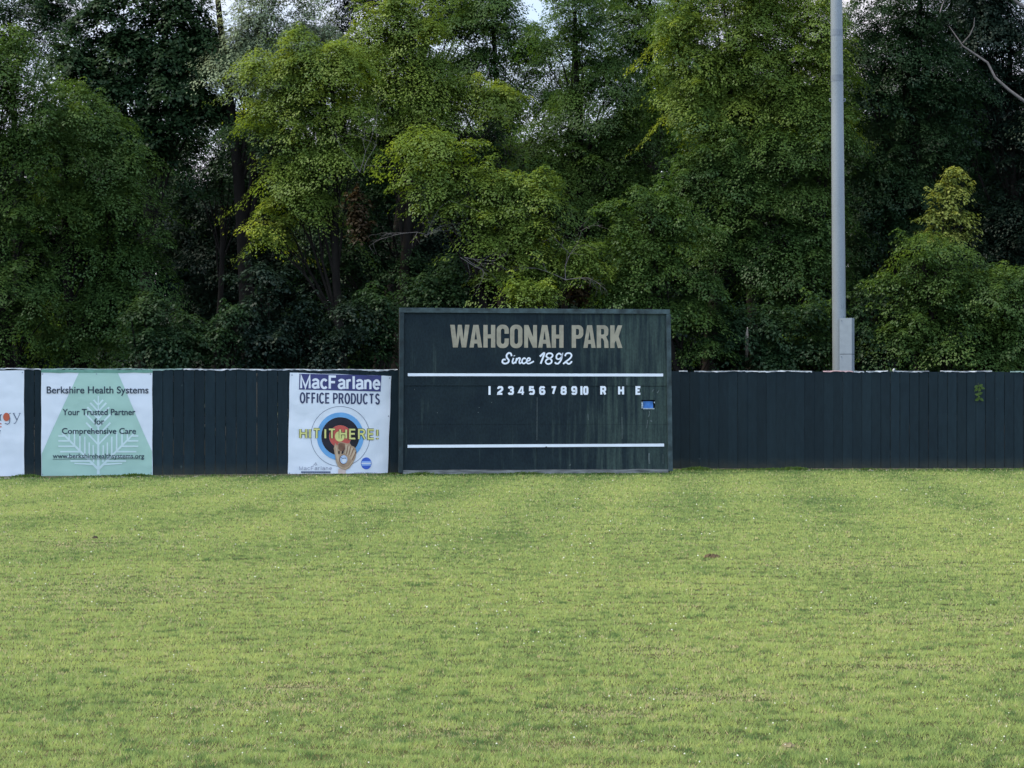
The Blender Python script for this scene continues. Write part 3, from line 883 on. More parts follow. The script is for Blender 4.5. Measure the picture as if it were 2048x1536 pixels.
def bar(x0, y0, x1, y1, hx, hy, o0, o1, mb, seg=8, jit=.25):
    """frame board as a bevel-free prism with slightly wandering edges; hx, hy = its width vector in pixels"""
    A, Bv = [], []
    for i in range(seg + 1):
        t = i / seg
        x, y = x0 + (x1 - x0) * t, y0 + (y1 - y0) * t
        j = random.uniform(-jit, jit); k_ = random.uniform(-jit, jit)
        A.append((x + j * (hx != 0), y + j * (hy != 0))); Bv.append((x + hx + k_ * (hx != 0), y + hy + k_ * (hy != 0)))
    vs = [SB.at(*a, o1) for a in A] + [SB.at(*c, o1) for c in Bv] + [SB.at(*a, o1) - SB.n * (o1 - o0) for a in A] + [SB.at(*c, o1) - SB.n * (o1 - o0) for c in Bv]
    s = seg + 1
    fs = []
    for i in range(seg):
        fs += [(i, i + 1, s + i + 1, s + i), (2 * s + i, 2 * s + i + 1, i + 1, i), (s + i, s + i + 1, 3 * s + i + 1, 3 * s + i), (2 * s + i, 3 * s + i, 3 * s + i + 1, 2 * s + i + 1)]
    fs += [(0, s, 3 * s, 2 * s), (seg, 2 * s + seg, 3 * s + seg, s + seg)]
    mb.raw(vs, fs)
m = MB(); bar(798.5, 615.5, 1339, 618.8, 0, 9.3, -.03, .055, m); m.build("top_board", frame_mat, sb)
m = MB(); bar(799, 625.2, 797.2, 945, 8.6, 0, -.03, .050, m); m.build("side_board", frame_dark, sb)
m = MB(); bar(1331.6, 628.6, 1336, 942, 8.6, 0, -.03, .050, m); m.build("side_board", frame_mat, sb)
m = MB(); bar(806, 940.6, 1336, 938.4, 0, 9.6, -.03, .042, m, 26, .9); m.build("kick_board", plank_wood, sb)
m = MB(); bar(815.5, 746.6, 1326, 747.2, 0, 5.6, .0075, .014, m, 6, .12); m.build("white_line", board_white, sb)
m = MB(); bar(815, 889.8, 1328, 887.2, 0, 5.7, -.004, .010, m, 6, .12); m.build("white_line", board_white, sb)
m = MB(); polyfill(m, [[(1090, 894), (1093, 892.6), (1094.5, 894.6), (1091, 895.8)]], lift_put(SB, .0125)); m.build("chip", void_dark, sb)

SP = lift_put(SB, .0105)
T = lambda x, y: (880 + x / 5.251, 630 + y / 5.251)
def cap_box(ch, x0, x1, y0, y1, s):
    """fat condensed capital as outline loops in crop pixels, y down"""
    R = 46
    if ch == 'W':
        mxx = (x0 + x1) / 2; w = (x1 - x0)
        return [[(x0, y0), (x0 + 48, y0), (x0 + 66, y0 + 150), (mxx - 20, y0), (mxx + 20, y0), (x1 - 62, y0 + 150), (x1 - 46, y0), (x1, y0), (x1 - 34, y1), (x1 - 82, y1), (mxx, y0 + 105), (x0 + 80, y1), (x0 + 30, y1)]]
    if ch == 'A':
        return [[(x0 + 40, y0), (x1 - 38, y0), (x1, y1), (x1 - 44, y1), (x1 - 50, y1 - 42), (x0 + 50, y1 - 42), (x0 + 44, y1), (x0, y1)],
                [((x0 + x1) / 2, y0 + 62), ((x0 + x1) / 2 + 13, y1 - 84), ((x0 + x1) / 2 - 13, y1 - 84)]]
    if ch == 'H':
        c = (y0 + y1) / 2
        return [[(x0, y0), (x0 + s, y0), (x0 + s, c - 20), (x1 - s, c - 20), (x1 - s, y0), (x1, y0), (x1, y1), (x1 - s, y1), (x1 - s, c + 22), (x0 + s, c + 22), (x0 + s, y1), (x0, y1)]]
    if ch == 'N':
        return [[(x0, y0), (x0 + s, y0), (x1 - s + 4, y0 + 128), (x1 - s + 4, y0), (x1, y0), (x1, y1), (x1 - s + 2, y1), (x0 + s - 4, y1 - 118), (x0 + s - 4, y1), (x0, y1)]]
    if ch == 'O':
        return [rrect(x0, y0 - 3, x1, y1 + 5, 58, 8), rrect(x0 + s, y0 + 38, x1 - s, y1 - 38, 26, 6)]
    if ch == 'C':
        o = rrect(x0, y0 - 3, x1, y1 + 5, 58, 8)
        # open on the right between two terminals
        t0, t1 = y0 + 92, y1 - 96
        out = arc(x1 - 55, y1 + 5 - 58, 55, 58, 0, 90, 6) + arc(x0 + 55, y1 + 5 - 58, 55, 58, 90, 180, 6) + arc(x0 + 55, y0 - 3 + 58, 55, 58, 180, 270, 6) + arc(x1 - 55, y0 - 3 + 58, 55, 58, 270, 360, 6)
        inn = arc(x1 - s - 20, y0 + 38 + 24, 20, 24, 360, 270, 5) + arc(x0 + s + 20, y0 + 38 + 24, 20, 24, 270, 180, 5) + arc(x0 + s + 20, y1 - 38 - 24, 20, 24, 180, 90, 5) + arc(x1 - s - 20, y1 - 38 - 24, 20, 24, 90, 0, 5)
        return [[(x1, t1)] + out + [(x1, t0), (x1 - s, t0)] + inn + [(x1 - s, t1)]]
    if ch == 'P':
        e = y0 + 142
        return [[(x0, y0)] + arc(x1 - 50, y0 + 55, 50, 55, 270, 360, 6) + arc(x1 - 50, e - 55, 50, 55, 0, 90, 6) + [(x0 + s, e), (x0 + s, y1), (x0, y1)],
                [(x0 + s, y0 + 38)] + arc(x1 - s - 14, y0 + 56, 14, 18, 270, 360, 4) + arc(x1 - s - 14, e - 56, 14, 18, 0, 90, 4) + [(x0 + s, e - 38)]]
    if ch == 'R':
        e = y0 + 130
        return [[(x0, y0)] + arc(x1 - 48, y0 + 50, 48, 50, 270, 360, 6) + arc(x1 - 48, e - 42, 46, 34, 0, 60, 5) + [(x1 - 14, e + 12), (x1 - 2, e + 40), (x1 + 2, y1), (x1 - 42, y1), (x1 - 46, e + 36), (x1 - 60, e + 8), (x0 + s, e + 6), (x0 + s, y1), (x0, y1)],
                [(x0 + s, y0 + 38)] + arc(x1 - s - 14, y0 + 54, 14, 16, 270, 360, 4) + arc(x1 - s - 14, e - 46, 14, 14, 0, 90, 4) + [(x0 + s, e - 32)]]
    if ch == 'K':
        return [[(x0, y0), (x0 + s, y0), (x0 + s, y0 + 92), (x1 - 48, y0), (x1 - 2, y0), (x0 + 88, y0 + 118), (x1, y1), (x1 - 48, y1), (x0 + 60, y0 + 160), (x0 + s, y0 + 184), (x0 + s, y1), (x0, y1)]]
m = MB()
for ch, a, c in (("W", 106, 309), ("A", 309, 442), ("H", 455, 580), ("C", 594, 722), ("O", 735, 865), ("N", 883, 1018), ("A", 1030, 1165), ("H", 1172, 1297), ("P", 1382, 1504), ("A", 1505, 1634), ("R", 1645, 1768), ("K", 1787, 1915)):
    dy = 5.5 * (a - 106) / 1800
    loops = cap_box(ch, a, c, 103 + dy, 341 + dy, 45)
    polyfill(m, [[T(*p) for p in lp] for lp in loops], SP)
m.build("title_lettering", dull_gold, sb)

# script "Since 1892": smooth strokes of changing width
def spline(P, k=6):
    out = []
    n = len(P)
    for i in range(n - 1):
        p0, p1, p2, p3 = P[max(i - 1, 0)], P[i], P[i + 1], P[min(i + 2, n - 1)]
        for j in range(k):
            t = j / k
            out.append(tuple(.5 * ((2 * p1[q]) + (-p0[q] + p2[q]) * t + (2 * p0[q] - 5 * p1[q] + 4 * p2[q] - p3[q]) * t * t + (-p0[q] + 3 * p1[q] - 3 * p2[q] + p3[q]) * t ** 3) for q in range(2)))
    return out + [P[-1]]
m = MB()
STR = [([(752, 432), (742, 405), (720, 400), (700, 420), (702, 448), (722, 475), (712, 500), (680, 510), (655, 495), (662, 470), (690, 468)], 1.75),
       ([(772, 452), (760, 490), (768, 508), (790, 495)], 1.55), ([(778, 424), (780, 432)], 1.6),
       ([(806, 452), (792, 508)], 1.6), ([(798, 485), (820, 455), (840, 456), (832, 490), (838, 508), (858, 496)], 1.5),
       ([(898, 464), (884, 452), (864, 470), (862, 496), (878, 510), (902, 496)], 1.5),
       ([(912, 484), (940, 476), (944, 458), (928, 452), (910, 474), (912, 502), (936, 510), (985, 486)], 1.5),
       ([(1048, 436), (1094, 402), (1056, 512)], 1.85),
       ([(1148, 456), (1116, 436), (1130, 406), (1166, 404), (1182, 424), (1164, 450), (1122, 468), (1108, 494), (1130, 514), (1164, 504), (1172, 478), (1148, 456)], 1.6),
       ([(1272, 420), (1250, 404), (1224, 424), (1224, 456), (1250, 462), (1276, 440), (1284, 412), (1270, 470), (1242, 508), (1214, 508), (1212, 494)], 1.65),
       ([(1312, 432), (1326, 406), (1362, 402), (1380, 424), (1364, 456), (1318, 492), (1292, 514)], 1.65), ([(1294, 510), (1322, 498), (1350, 514), (1376, 498), (1380, 484)], 1.65)]
for i, (pts, hw) in enumerate(STR):
    ribbon(m, [T(*p) for p in spline(pts)], hw, lambda a, c, l=.0004 * i: SP(a, c, l))
m.build("script_lettering", board_white, sb)

# numerals and column letters, each a cut-out of its own
U = lambda x, y: (960 + x / 5.535, 755 + y / 5.535)
NUM = {
 '1': [[(.5, 0), (.5, 1)]],
 '2': [[(.05, .74), (.05, .86), (.22, 1), (.80, 1), (.97, .86), (.97, .66), (.88, .56), (.06, .14), (.02, .0), (1, .0)]],
 '3': [[(.03, .80), (.20, 1), (.80, 1), (.96, .86), (.96, .66), (.82, .54), (.35, .54)], [(.82, .52), (.98, .36), (.98, .14), (.82, 0), (.18, 0), (.02, .18)]],
 '4': [[(1.08, .24), (-.02, .24), (.60, 1.06)], [(.76, -.1), (.76, 1.1)]],
 '5': [[(.95, 1), (.08, 1), (.05, .56), (.80, .62), (.97, .46), (.97, .16), (.80, 0), (.16, 0), (.02, .12)]],
 '6': [[(.95, .82), (.80, 1), (.20, 1), (.03, .84), (.03, .16), (.20, 0), (.80, 0), (.97, .16), (.97, .40), (.80, .55), (.06, .55)]],
 '7': [[(0, 1), (.97, 1), (.40, 0)]],
 '8': [[(.20, 0), (.03, .14), (.03, .38), (.18, .53), (.06, .66), (.06, .86), (.20, 1), (.80, 1), (.94, .86), (.94, .66), (.82, .53), (.97, .38), (.97, .14), (.80, 0), None], [(.2, .53), (.8, .53)]],
 '9': [[(.05, .18), (.20, 0), (.80, 0), (.97, .16), (.97, .84), (.80, 1), (.20, 1), (.03, .84), (.03, .60), (.20, .45), (.94, .45)]],
 '0': [[(.20, 0), (.03, .16), (.03, .84), (.20, 1), (.80, 1), (.97, .84), (.97, .16), (.80, 0), None]],
 'R': [[(0, -.1), (0, 1), (.78, 1), (.95, .86), (.95, .60), (.78, .46), (.03, .46)], [(.58, .46), (.98, -.1)]],
 'H': [[(0, -.1), (0, 1.1)], [(1, -.1), (1, 1.1)], [(0, .5), (1, .5)]],
 'E': [[(.98, 1), (0, 1), (0, 0), (.98, 0)], [(0, .52), (.78, .52)]]}
NP = lift_put(SB, .012)
items = [("1", 92, 118), ("2", 188, 258), ("3", 304, 376), ("4", 420, 492), ("5", 538, 608), ("6", 653, 724), ("7", 780, 842), ("8", 890, 960), ("9", 1007, 1076), ("10", 1112, 1200), ("R", 1330, 1398), ("H", 1527, 1594), ("E", 1720, 1786)]
for t, a, c in items:
    m = MB(); hs = 11.5 if t != '4' else 9.0
    y0, y1 = 97 - 1.5, 192
    boxes = [(t, a, c)] if t != "10" else [("1", 1110, 1134), ("0", 1140, 1200)]
    for g_, xa, xb in boxes:
        if g_ == '1':
            xs = (xa + xb) / 2; polyfill(m, [[U(xs - 12, y0), U(xs + 12, y0), U(xs + 12, y1), U(xs - 12, y1)]], NP); continue
        for i, stq in enumerate(NUM[g_]):
            cl_ = stq[-1] is None
            pts = [U(xa + hs + p[0] * (xb - xa - 2 * hs), y1 - hs - p[1] * (y1 - y0 - 2 * hs)) for p in stq if p is not None]
            ribbon(m, pts, hs / 5.535, lambda x, y, l=.0005 * i: NP(x, y, l), cl_)
    m.build("numeral" if t.isdigit() else "column_letter", board_white, sb)

# hatch with blue tarpaulin behind it
hat = MB()
for (x0, y0, x1, y1) in ((1283, 803.5, 1286.4, 817), (1308.6, 803.5, 1311, 806.5), (1287, 816.2, 1309, 818.4)):
    p = [SB.at(x0, y0, -.012), SB.at(x1, y0, -.012), SB.at(x1, y1, -.012), SB.at(x0, y1, -.012)]
    hat.raw(p + [q - SB.n * .05 for q in p], [(0, 3, 2, 1), (4, 5, 6, 7), (0, 1, 5, 4), (1, 2, 6, 5), (2, 3, 7, 6), (3, 0, 4, 7)])
h = hat.build("hatch", plain("chipped_hatch_frame", (.36, .42, .46, 1), .7, .5, 30), sb)
m = MB()
tv = [SB.at(1287.5 + 19.5 * i / 6, 802.4 + 15 * j / 4, -.055 + .012 * math.sin(i * 1.9 + j)) for j in range(5) for i in range(7)]
m.raw(tv, [(j * 7 + i, j * 7 + i + 1, (j + 1) * 7 + i + 1, (j + 1) * 7 + i) for j in range(4) for i in range(6)], 0, True)
m.build("tarpaulin", tarp_blue, h)
# scratches and old drips on the face
scr = plain("bare_scratch", (.10, .125, .12, 1), .8, .3, 30)
G = lambda x, y: (1060 + x / 6.4, 740 + y / 6.4)
for i, (pts, w) in enumerate((([(1525, 525), (1532, 560), (1512, 600)], .9), ([(1505, 640), (1498, 690), (1492, 745)], .7), ([(1545, 640), (1556, 665)], 1.3), ([(1525, 1065), (1520, 1120), (1528, 1200)], 1.5),
          ([(1560, 285), (1575, 255)], 1.0), ([(1575, 255), (1585, 250)], .8), ([(1625, 295), (1650, 262)], .9), ([(505, 1225), (518, 1205)], 1.2),
          ([(1240, 100), (1240, 190)], 1.1), ([(1700, 1080), (1702, 1200)], .5), ([(90, 350), (88, 900)], .45), ([(740, 560), (745, 640)], .7), ([(1175, 600), (1178, 880)], .5))):
    m = MB(); ribbon(m, [G(*p) for p in pts], w, lambda x, y, l=.0002 * i: SB.at(x, y, .009 + l)); m.build("scratch", scr, sb)
for (x, y) in ((605, 548), (1128, 543), (1140, 480), (1300, 415), (315, 245), (170, 265)):
    m = MB(); polyfill(m, [disc(780 + x / 6.4, 740 + y / 6.4, .9, n=8)], lift_put(SB, .012)); m.build("paint_chip", scr, sb)

# ------------------------------------------------------------------ light pole
pole_m, N, L, b = new_mat("galvanised_steel")
n1 = noise(N, L, 1.1, 5, (1, 1, .35)); n2 = noise(N, L, 45, 4)
r1 = ramp(N, [(.3, (.21, .24, .255, 1)), (.7, (.275, .305, .325, 1))]); L.new(n1.outputs["Fac"], r1.inputs[0])
r2 = ramp(N, [(.3, (.85, .85, .85, 1)), (.7, (1.08, 1.08, 1.08, 1))]); L.new(n2.outputs["Fac"], r2.inputs[0])
mm = N.new("ShaderNodeMixRGB"); mm.blend_type = 'MULTIPLY'; mm.inputs[0].default_value = 1
L.new(r1.outputs[0], mm.inputs[1]); L.new(r2.outputs[0], mm.inputs[2]); L.new(mm.outputs[0], b.inputs["Base Color"])
b.inputs["Roughness"].default_value = .55; b.inputs["Metallic"].default_value = .15
band_m = plain("dull_steel_band", (.17, .195, .22, 1), .6, .15, 6)
box_m = plain("grey_enclosure_paint", (.25, .288, .312, 1), .5, .07, 8)
seam_m = plain("dark_seam", (.05, .06, .07, 1), .7, .1, 5)
mark_m = plain("faded_stencil_paint", (.19, .21, .25, 1), .7, .2, 20)

PD = 53.2
base = W(1680.6, HY, PD); base.z = 0
topp = W(1672.8, 0, PD)
ax = (topp - base).normalized()
pole = empty("light_pole", base, "tall tapered grey steel light pole with cabinet behind the right fence", "light pole")
def pr(z): return .1865 - (z / 11.8) * .038
def pc(z): return base + ax * (z / ax.z)
m = MB(); zs = [-.6, 0, 3, 6, 9, 12, 15, 18, 21]
m.tube([pc(z) for z in zs], [pr(z) for z in zs], 16)
m.build("shaft", pole_m, pole)
for py, hh in ((66, .16), (157, .16)):
    z = CAMZ + (HY - py) / F * PD
    m = MB(); m.tube([pc(z - hh / 2), pc(z + hh / 2)], [pr(z) + .004] * 2, 16); m.build("band", band_m, pole)
for s in (-1, 1):
    z = CAMZ + (HY - 199) / F * PD
    m = MB(); c0 = pc(z) + Vector((s * pr(z) * .95, -.02, 0))
    m.tube([c0, c0 + Vector((s * .045, 0, .02)), c0 + Vector((s * .05, 0, -.04)), c0 + Vector((0, 0, -.06))], [.016] * 4, 6); m.build("step_lug", band_m, pole)
# stencilled marks above the cabinet
m = MB()
def on_pole(px, py, l=.0):
    p = W(px, py, PD); z = p.z; c = pc(z); dx = p.x - c.x; r_ = pr(z) + .004 + l
    return Vector((p.x, c.y - math.sqrt(max(1e-4, r_ * r_ - dx * dx)), z))
for i, pts in enumerate(([(1681, 610), (1681.5, 616), (1686, 616)], [(1685, 609), (1686, 613), (1685, 615)], [(1681, 632), (1682, 637)], [(1684, 632), (1685.5, 634), (1684, 637)])):
    m = MB(); ribbon(m, pts, .45, lambda a, c, l=.0005 * i: on_pole(a, c, l)); m.build("stencil_mark", mark_m, pole)
# electrical cabinet, turned a little to the left
cb = empty("electrical_cabinet", Vector((0, 0, 0)), None, None)
cb.location = base
cb.parent = pole; cb.matrix_parent_inverse = Matrix.Translation(-base)
ang = math.radians(-22)
ux = Vector((math.cos(ang), math.sin(ang), 0)); uy = Vector((-math.sin(ang), math.cos(ang), 0))
cc = pc(2.0) + Vector((.02, -.205, 0)) 
z0, zm, z1 = .9, CAMZ + (HY - 708.5) / F * 52.9, CAMZ + (HY - 636.5) / F * 52.9
# front face spans pixels 1679..1702
fl = W(1679, HY, 52.80)
fl.z = 0
wd = (W(1702, HY, 52.8) - W(1679, HY, 52.8)).x / math.cos(ang)
COL.objects.unlink(cb); bpy.data.objects.remove(cb)
m = MB()
for a, c in ((z0, zm - .008), (zm + .008, z1)):
    m.box(fl + Vector((0, 0, a)), ux * wd, uy * .30, Vector((0, 0, c - a)))
cab = m.build("electrical_cabinet", box_m, pole)
m = MB(); m.box(fl + Vector((0, 0, zm - .009)) + ux * .006 + uy * .006, ux * (wd - .012), uy * .28, Vector((0, 0, .018))); m.build("seam", seam_m, cab)
for z in (z1 - .06, zm - .06):
    m = MB(); c0 = fl + Vector((0, 0, z)) + ux * .05
    m.tube([c0 + uy * .002, c0 - uy * .015], [.014, .011], 8); m.build("bolt", band_m, cab)

# ------------------------------------------------------------------ vegetation
BARK = plain("dark_bark", (.014, .012, .010, 1), .9, .35, 6, .1, .01, stretch=(1, 1, .3))
BARK_GREY = plain("grey_dead_wood", (.115, .108, .105, 1), .9, .25, 8, .1, .006)
c4 = lambda r, g, b: (r, g, b, 1)
LEAF = {
 'olive':  leaf_mat("olive_leaves", c4(0.081, 0.138, 0.028), c4(0.137, 0.202, 0.034), c4(0.242, 0.299, 0.050), .38),
 'mid':    leaf_mat("mid_green_leaves", c4(0.037, 0.078, 0.021), c4(0.063, 0.115, 0.025), c4(0.103, 0.161, 0.031), .35),
 'deep':   leaf_mat("deep_green_leaves", c4(0.014, 0.036, 0.014), c4(0.024, 0.051, 0.018), c4(0.040, 0.071, 0.024), .30),
 'blue':   leaf_mat("bluish_green_leaves", c4(0.009, 0.019, 0.012), c4(0.013, 0.027, 0.016), c4(0.022, 0.039, 0.021), .25),
 'silver': leaf_mat("silvery_leaves", c4(0.167, 0.216, 0.120), c4(0.245, 0.302, 0.174), c4(0.372, 0.430, 0.257), .35),
 'yellow': leaf_mat("yellow_green_leaves", c4(0.150, 0.202, 0.046), c4(0.260, 0.301, 0.069), c4(0.383, 0.402, 0.101), .42),
 'dark':   leaf_mat("dark_shade_leaves", c4(0.006, 0.014, 0.008), c4(0.010, 0.021, 0.011), c4(0.014, 0.029, 0.014), .2),  # deep shade inside the wood is put into this leaf colour
 'brown':  leaf_mat("brown_dead_leaves", c4(0.029, 0.020, 0.009), c4(0.050, 0.033, 0.015), c4(0.076, 0.050, 0.021), .25),
}

def rnd_dirs(n):
    v = rng.normal(size=(n, 3))
    return v / np.linalg.norm(v, axis=1)[:, None]

def crown(lobes, depth, leaf=.070, dens=7.0, per=32, droop=.45, sub=7, subr=.42, ylo=0, back=.6, L0=.5, loose=0.0, flat=.62, minsub=.35):
    """lobes: (px, py, rx, ry[, depth offset[, depth radius factor]]) in photo pixels at depth. Each lobe is filled with
    drooping leaf pads of many sizes, some standing out past its outline; gives leaf quads, tints and lobe centres"""
    PV, PT, PN, cents = [], [], [], []
    pad0 = min(.56, minsub * 1.7)
    for lb in lobes:
        px, py, rx, ry = lb[:4]
        px += rng.normal(0, .12) * rx; py += rng.normal(0, .10) * ry
        d = depth + (lb[4] if len(lb) > 4 else 0)
        c = np.array(W(px, py, d))
        R = np.array([rx / F * d, 0, ry / F * d]); R[1] = (R[0] + R[2]) / 2 * (lb[5] if len(lb) > 5 else .9)
        cents.append(Vector(c))
        npad = max(4, int(PADS * math.pi * R[0] * R[2] / (1.2 * pad0 ** 2) * dens / 7))
        q = rnd_dirs(npad * 2); q = q[q[:, 1] < back][:npad]
        n = len(q)
        f = rng.random(n) ** .42 + rng.normal(0, .12 + loose, n) + (rng.random(n) < .16) * rng.random(n) * .45
        C = c + q * R * f[:, None]
        a = pad0 * np.exp(rng.normal(-.05, .38, n))
        # plumes: chains of smaller pads reaching up and out of the lobe
        kp = int(3 + 3.2 * max(R[0], R[2]))
        pd = rnd_dirs(kp * 3); pd = pd[(pd[:, 1] < back) & (pd[:, 2] > -.35)][:kp]
        ce, ae = [], []
        for dv in pd:
            st0 = rng.uniform(.75, .95); g_ = dv * np.array([1, 1, .8]) + np.array([0, 0, .35]) + rng.normal(0, .15, 3)
            g_ /= np.linalg.norm(g_)
            ln_ = rng.uniform(.35, 1.0) * min(1.0, R[0] + .2)
            for i in range(4):
                ce.append(c + dv * R * st0 + g_ * ln_ * (i + .5) / 4 - np.array([0, 0, .25 * ln_ * (i / 3) ** 2 * (1 - max(0, dv[2]))])); ae.append(pad0 * (.62 - .11 * i) * rng.uniform(.8, 1.15))
        if ce:
            C = np.concatenate([C, np.array(ce)]); a = np.concatenate([a, np.array(ae)]); n = len(a)
            q = np.concatenate([q, np.repeat(pd, 4, axis=0)])
        tn = np.clip(.40 + .22 * rng.normal(size=n) + .08 * rng.normal(), 0, 1)
        ph = rng.random((n, 3)) * 6.28
        tilt = q * np.array([.35, .35, 0]) + rng.normal(0, .16, (n, 3)); tilt[:, 2] = 0
        cnt = np.maximum(10, (PER * per / 32 * (a / .45) ** 2 * (.078 / leaf) ** 1.4)).astype(int)
        ix = np.repeat(np.arange(n), cnt); N_ = len(ix)
        phi = rng.random(N_) * 2 * np.pi
        edge = 1 + .34 * np.sin(2 * phi + ph[ix, 0]) + .28 * np.sin(3 * phi + ph[ix, 1]) + .22 * np.sin(7 * phi + ph[ix, 2])
        sr = rng.random(N_) ** .55 * edge * (1 + (rng.random(N_) < .10) * rng.random(N_) * .45)
        er = np.stack([np.cos(phi), np.sin(phi), 0 * phi], 1)
        A = a[ix]
        P = C[ix] + er * (A * sr)[:, None]
        P[:, 2] += A * (.42 - (.44 + droop * .30) * np.minimum(sr, 1.15) ** 1.7) + rng.normal(0, .075, N_) * A - (er * tilt[ix]).sum(1) * A * sr * 1.2
        st = (rng.random(N_) < .04)                                # stray leaves inside the lobe
        P[st] = c + rnd_dirs(int(st.sum())) * R * (rng.random((int(st.sum()), 1)) ** .4)
        nr = np.array([0, 0, 1.0]) * (1.0 - .20 * np.clip(sr, 0, 1.2))[:, None] + er * (.10 + .50 * sr)[:, None] + tilt[ix] * .6 + rng.normal(0, .13, (N_, 3))
        ax_ = er * .9 + np.array([0, 0, -1.0]) * (.10 + .40 * sr)[:, None] + rng.normal(0, .42, (N_, 3))
        nr /= np.linalg.norm(nr, axis=1)[:, None]
        ax_ -= nr * (ax_ * nr).sum(1)[:, None]; ax_ /= np.linalg.norm(ax_, axis=1)[:, None] + 1e-6
        b_ = np.cross(nr, ax_)
        sz = leaf * (.5 + .85 * rng.random(N_))
        hl = ax_ * (sz * .5)[:, None]; hw = b_ * (sz * .31)[:, None]; bend = nr * (sz * .08)[:, None]
        v = np.empty((N_, 4, 3))
        v[:, 0] = P - hl; v[:, 1] = P + hw - hl * .12 + bend; v[:, 2] = P + hl; v[:, 3] = P - hw - hl * .12 + bend
        pn = er * (.15 + .9 * np.clip(sr, 0, 1.2))[:, None] + np.array([0, 0, 1.0]) * (.9 - .45 * np.clip(sr, 0, 1.2))[:, None] + q[ix] * .55
        PN.append(pn / np.linalg.norm(pn, axis=1)[:, None])
        PV.append(v); PT.append(tn[ix] * .88 + .12 * rng.random(N_))
    crown.normals = np.concatenate(PN)
    return np.concatenate(PV), np.concatenate(PT), cents

LEAFCOUNT = [0]
PADS, PER = 2.7, 250
def plant(name, label, cat, base_px, depth, lobes, kind, group=None, trunk_r=.16, top=None, bark=None, limbs=True, wig=.25, stems=1, **kw):
    global rng
    rng = np.random.default_rng(int(base_px * 31 + depth * 100)); random.seed(int(base_px * 17 + depth * 10))
    v, t, cents = crown(lobes, depth, **kw)
    LEAFCOUNT[0] += len(v)
    b0 = W(base_px, HY, depth); b0.z = 0
    root = empty(name, b0, label, cat, group)
    n = len(v)
    keep = v[:, :, 2].min(axis=1) > 0.02
    v, t, pn = v[keep], t[keep], crown.normals[keep]; n = len(v)
    mesh_np("crown" if cat == "tree" else "foliage", v.reshape(-1, 3), np.arange(n * 4).reshape(n, 4), t, LEAF[kind], root, pn)
    m = MB()
    hi = max(c.z for c in cents)
    tp = W(top[0], top[1], depth) if top else max(cents, key=lambda c: c.z)
    for s in range(stems):
        off = Vector((random.uniform(-.5, .5), random.uniform(-.3, .3), 0)) * (s > 0)
        pts, rads = [], []
        K = 9
        for i in range(K + 1):
            f = i / K
            p = b0.lerp(tp, f) + off * (1 - f * .3)
            p += Vector((math.sin(f * 5 + s * 2 + base_px), math.cos(f * 4 + base_px), 0)) * wig * f * (1 - f) * 2
            if i == 0: p.z = -.15
            pts.append(p); rads.append(trunk_r * (1 - .8 * f) + .01)
        m.tube(pts, rads, 8)
        if limbs and s == 0:
            for c in cents:
                f = min(.92, max(.15, (c.z - 1.2) / max(1, tp.z) * .75))
                i = int(f * K)
                a = pts[i]
                mid = a.lerp(c, .5) + Vector((random.uniform(-.2, .2), random.uniform(-.2, .2), .15 * (c - a).length * .5))
                r0 = rads[i] * .38
                m.tube([a, a.lerp(mid, .5) + Vector((0, 0, .05)), mid, mid.lerp(c, .6) + Vector((random.uniform(-.12, .12), 0, .05)), c], [r0, r0 * .85, r0 * .65, r0 * .45, r0 * .2], 6)
                for _ in range(3):     # twigs
                    e = c + Vector(rnd_dirs(1)[0]) * .8
                    m.tube([mid, mid.lerp(e, .5) + Vector((0, 0, .08)), e], [r0 * .35, r0 * .25, r0 * .08], 5)
    m.build("trunk" if cat == "tree" else "stem", bark or BARK, root)
    return root


TG = "trees behind the outfield fence"
SG = "shrubs growing along the back of the fence"

def woodland():
    """the depth of the wood far behind, read as one mass"""
    lob = []
    for px in range(-260, 2340, 105):
        top = 400 if 300 < px < 560 else (350 if 880 < px < 1130 else (300 if px < 1300 else 210))
        for py in range(top + 40, 800, 105):
            lob.append((px + random.uniform(-30, 30), py + random.uniform(-25, 25), 92, 82, random.uniform(-5, 5), .6))
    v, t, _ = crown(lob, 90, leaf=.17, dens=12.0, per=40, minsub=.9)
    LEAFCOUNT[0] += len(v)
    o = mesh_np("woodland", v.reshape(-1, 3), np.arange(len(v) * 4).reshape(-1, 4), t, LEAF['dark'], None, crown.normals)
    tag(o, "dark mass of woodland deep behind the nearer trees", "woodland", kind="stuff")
woodland()

# far trees against the sky
plant("sparse_tree", "thin tree with open hanging twigs at the top left corner of the sky", "tree", 30, 72, [(30, 40, 90, 50), (110, 20, 70, 35), (-60, 90, 90, 70), (95, 75, 55, 30), (20, 110, 50, 40)], 'deep', TG, dens=6.8, per=31, leaf=.085, loose=.12, sub=6, top=(20, 20))
plant("willow_tree", "silvery grey-green willow with dark limbs rising behind the maple", "tree", 520, 62.5,
      [(540, 70, 70, 50), (480, 110, 55, 45), (560, 130, 70, 50), (460, 140, 40, 40), (610, 60, 50, 70), (520, 160, 70, 45), (530, -30, 90, 40), (590, 200, 60, 40), (500, 100, 60, 40)], 'silver', TG, leaf=.075, dens=8, per=34, droop=.9, trunk_r=.3, top=(430, -60), loose=.05)
plant("airy_tree", "dark thin-leaved tree showing bare limbs between willow and centre trees", "tree", 730, 74,
      [(720, 10, 70, 50), (860, 20, 70, 45), (690, 90, 50, 50), (930, 10, 50, 40), (790, -30, 110, 50), (900, 70, 40, 30)], 'blue', TG, dens=6.8, per=31, leaf=.085, loose=.1, trunk_r=.26, top=(880, -70))
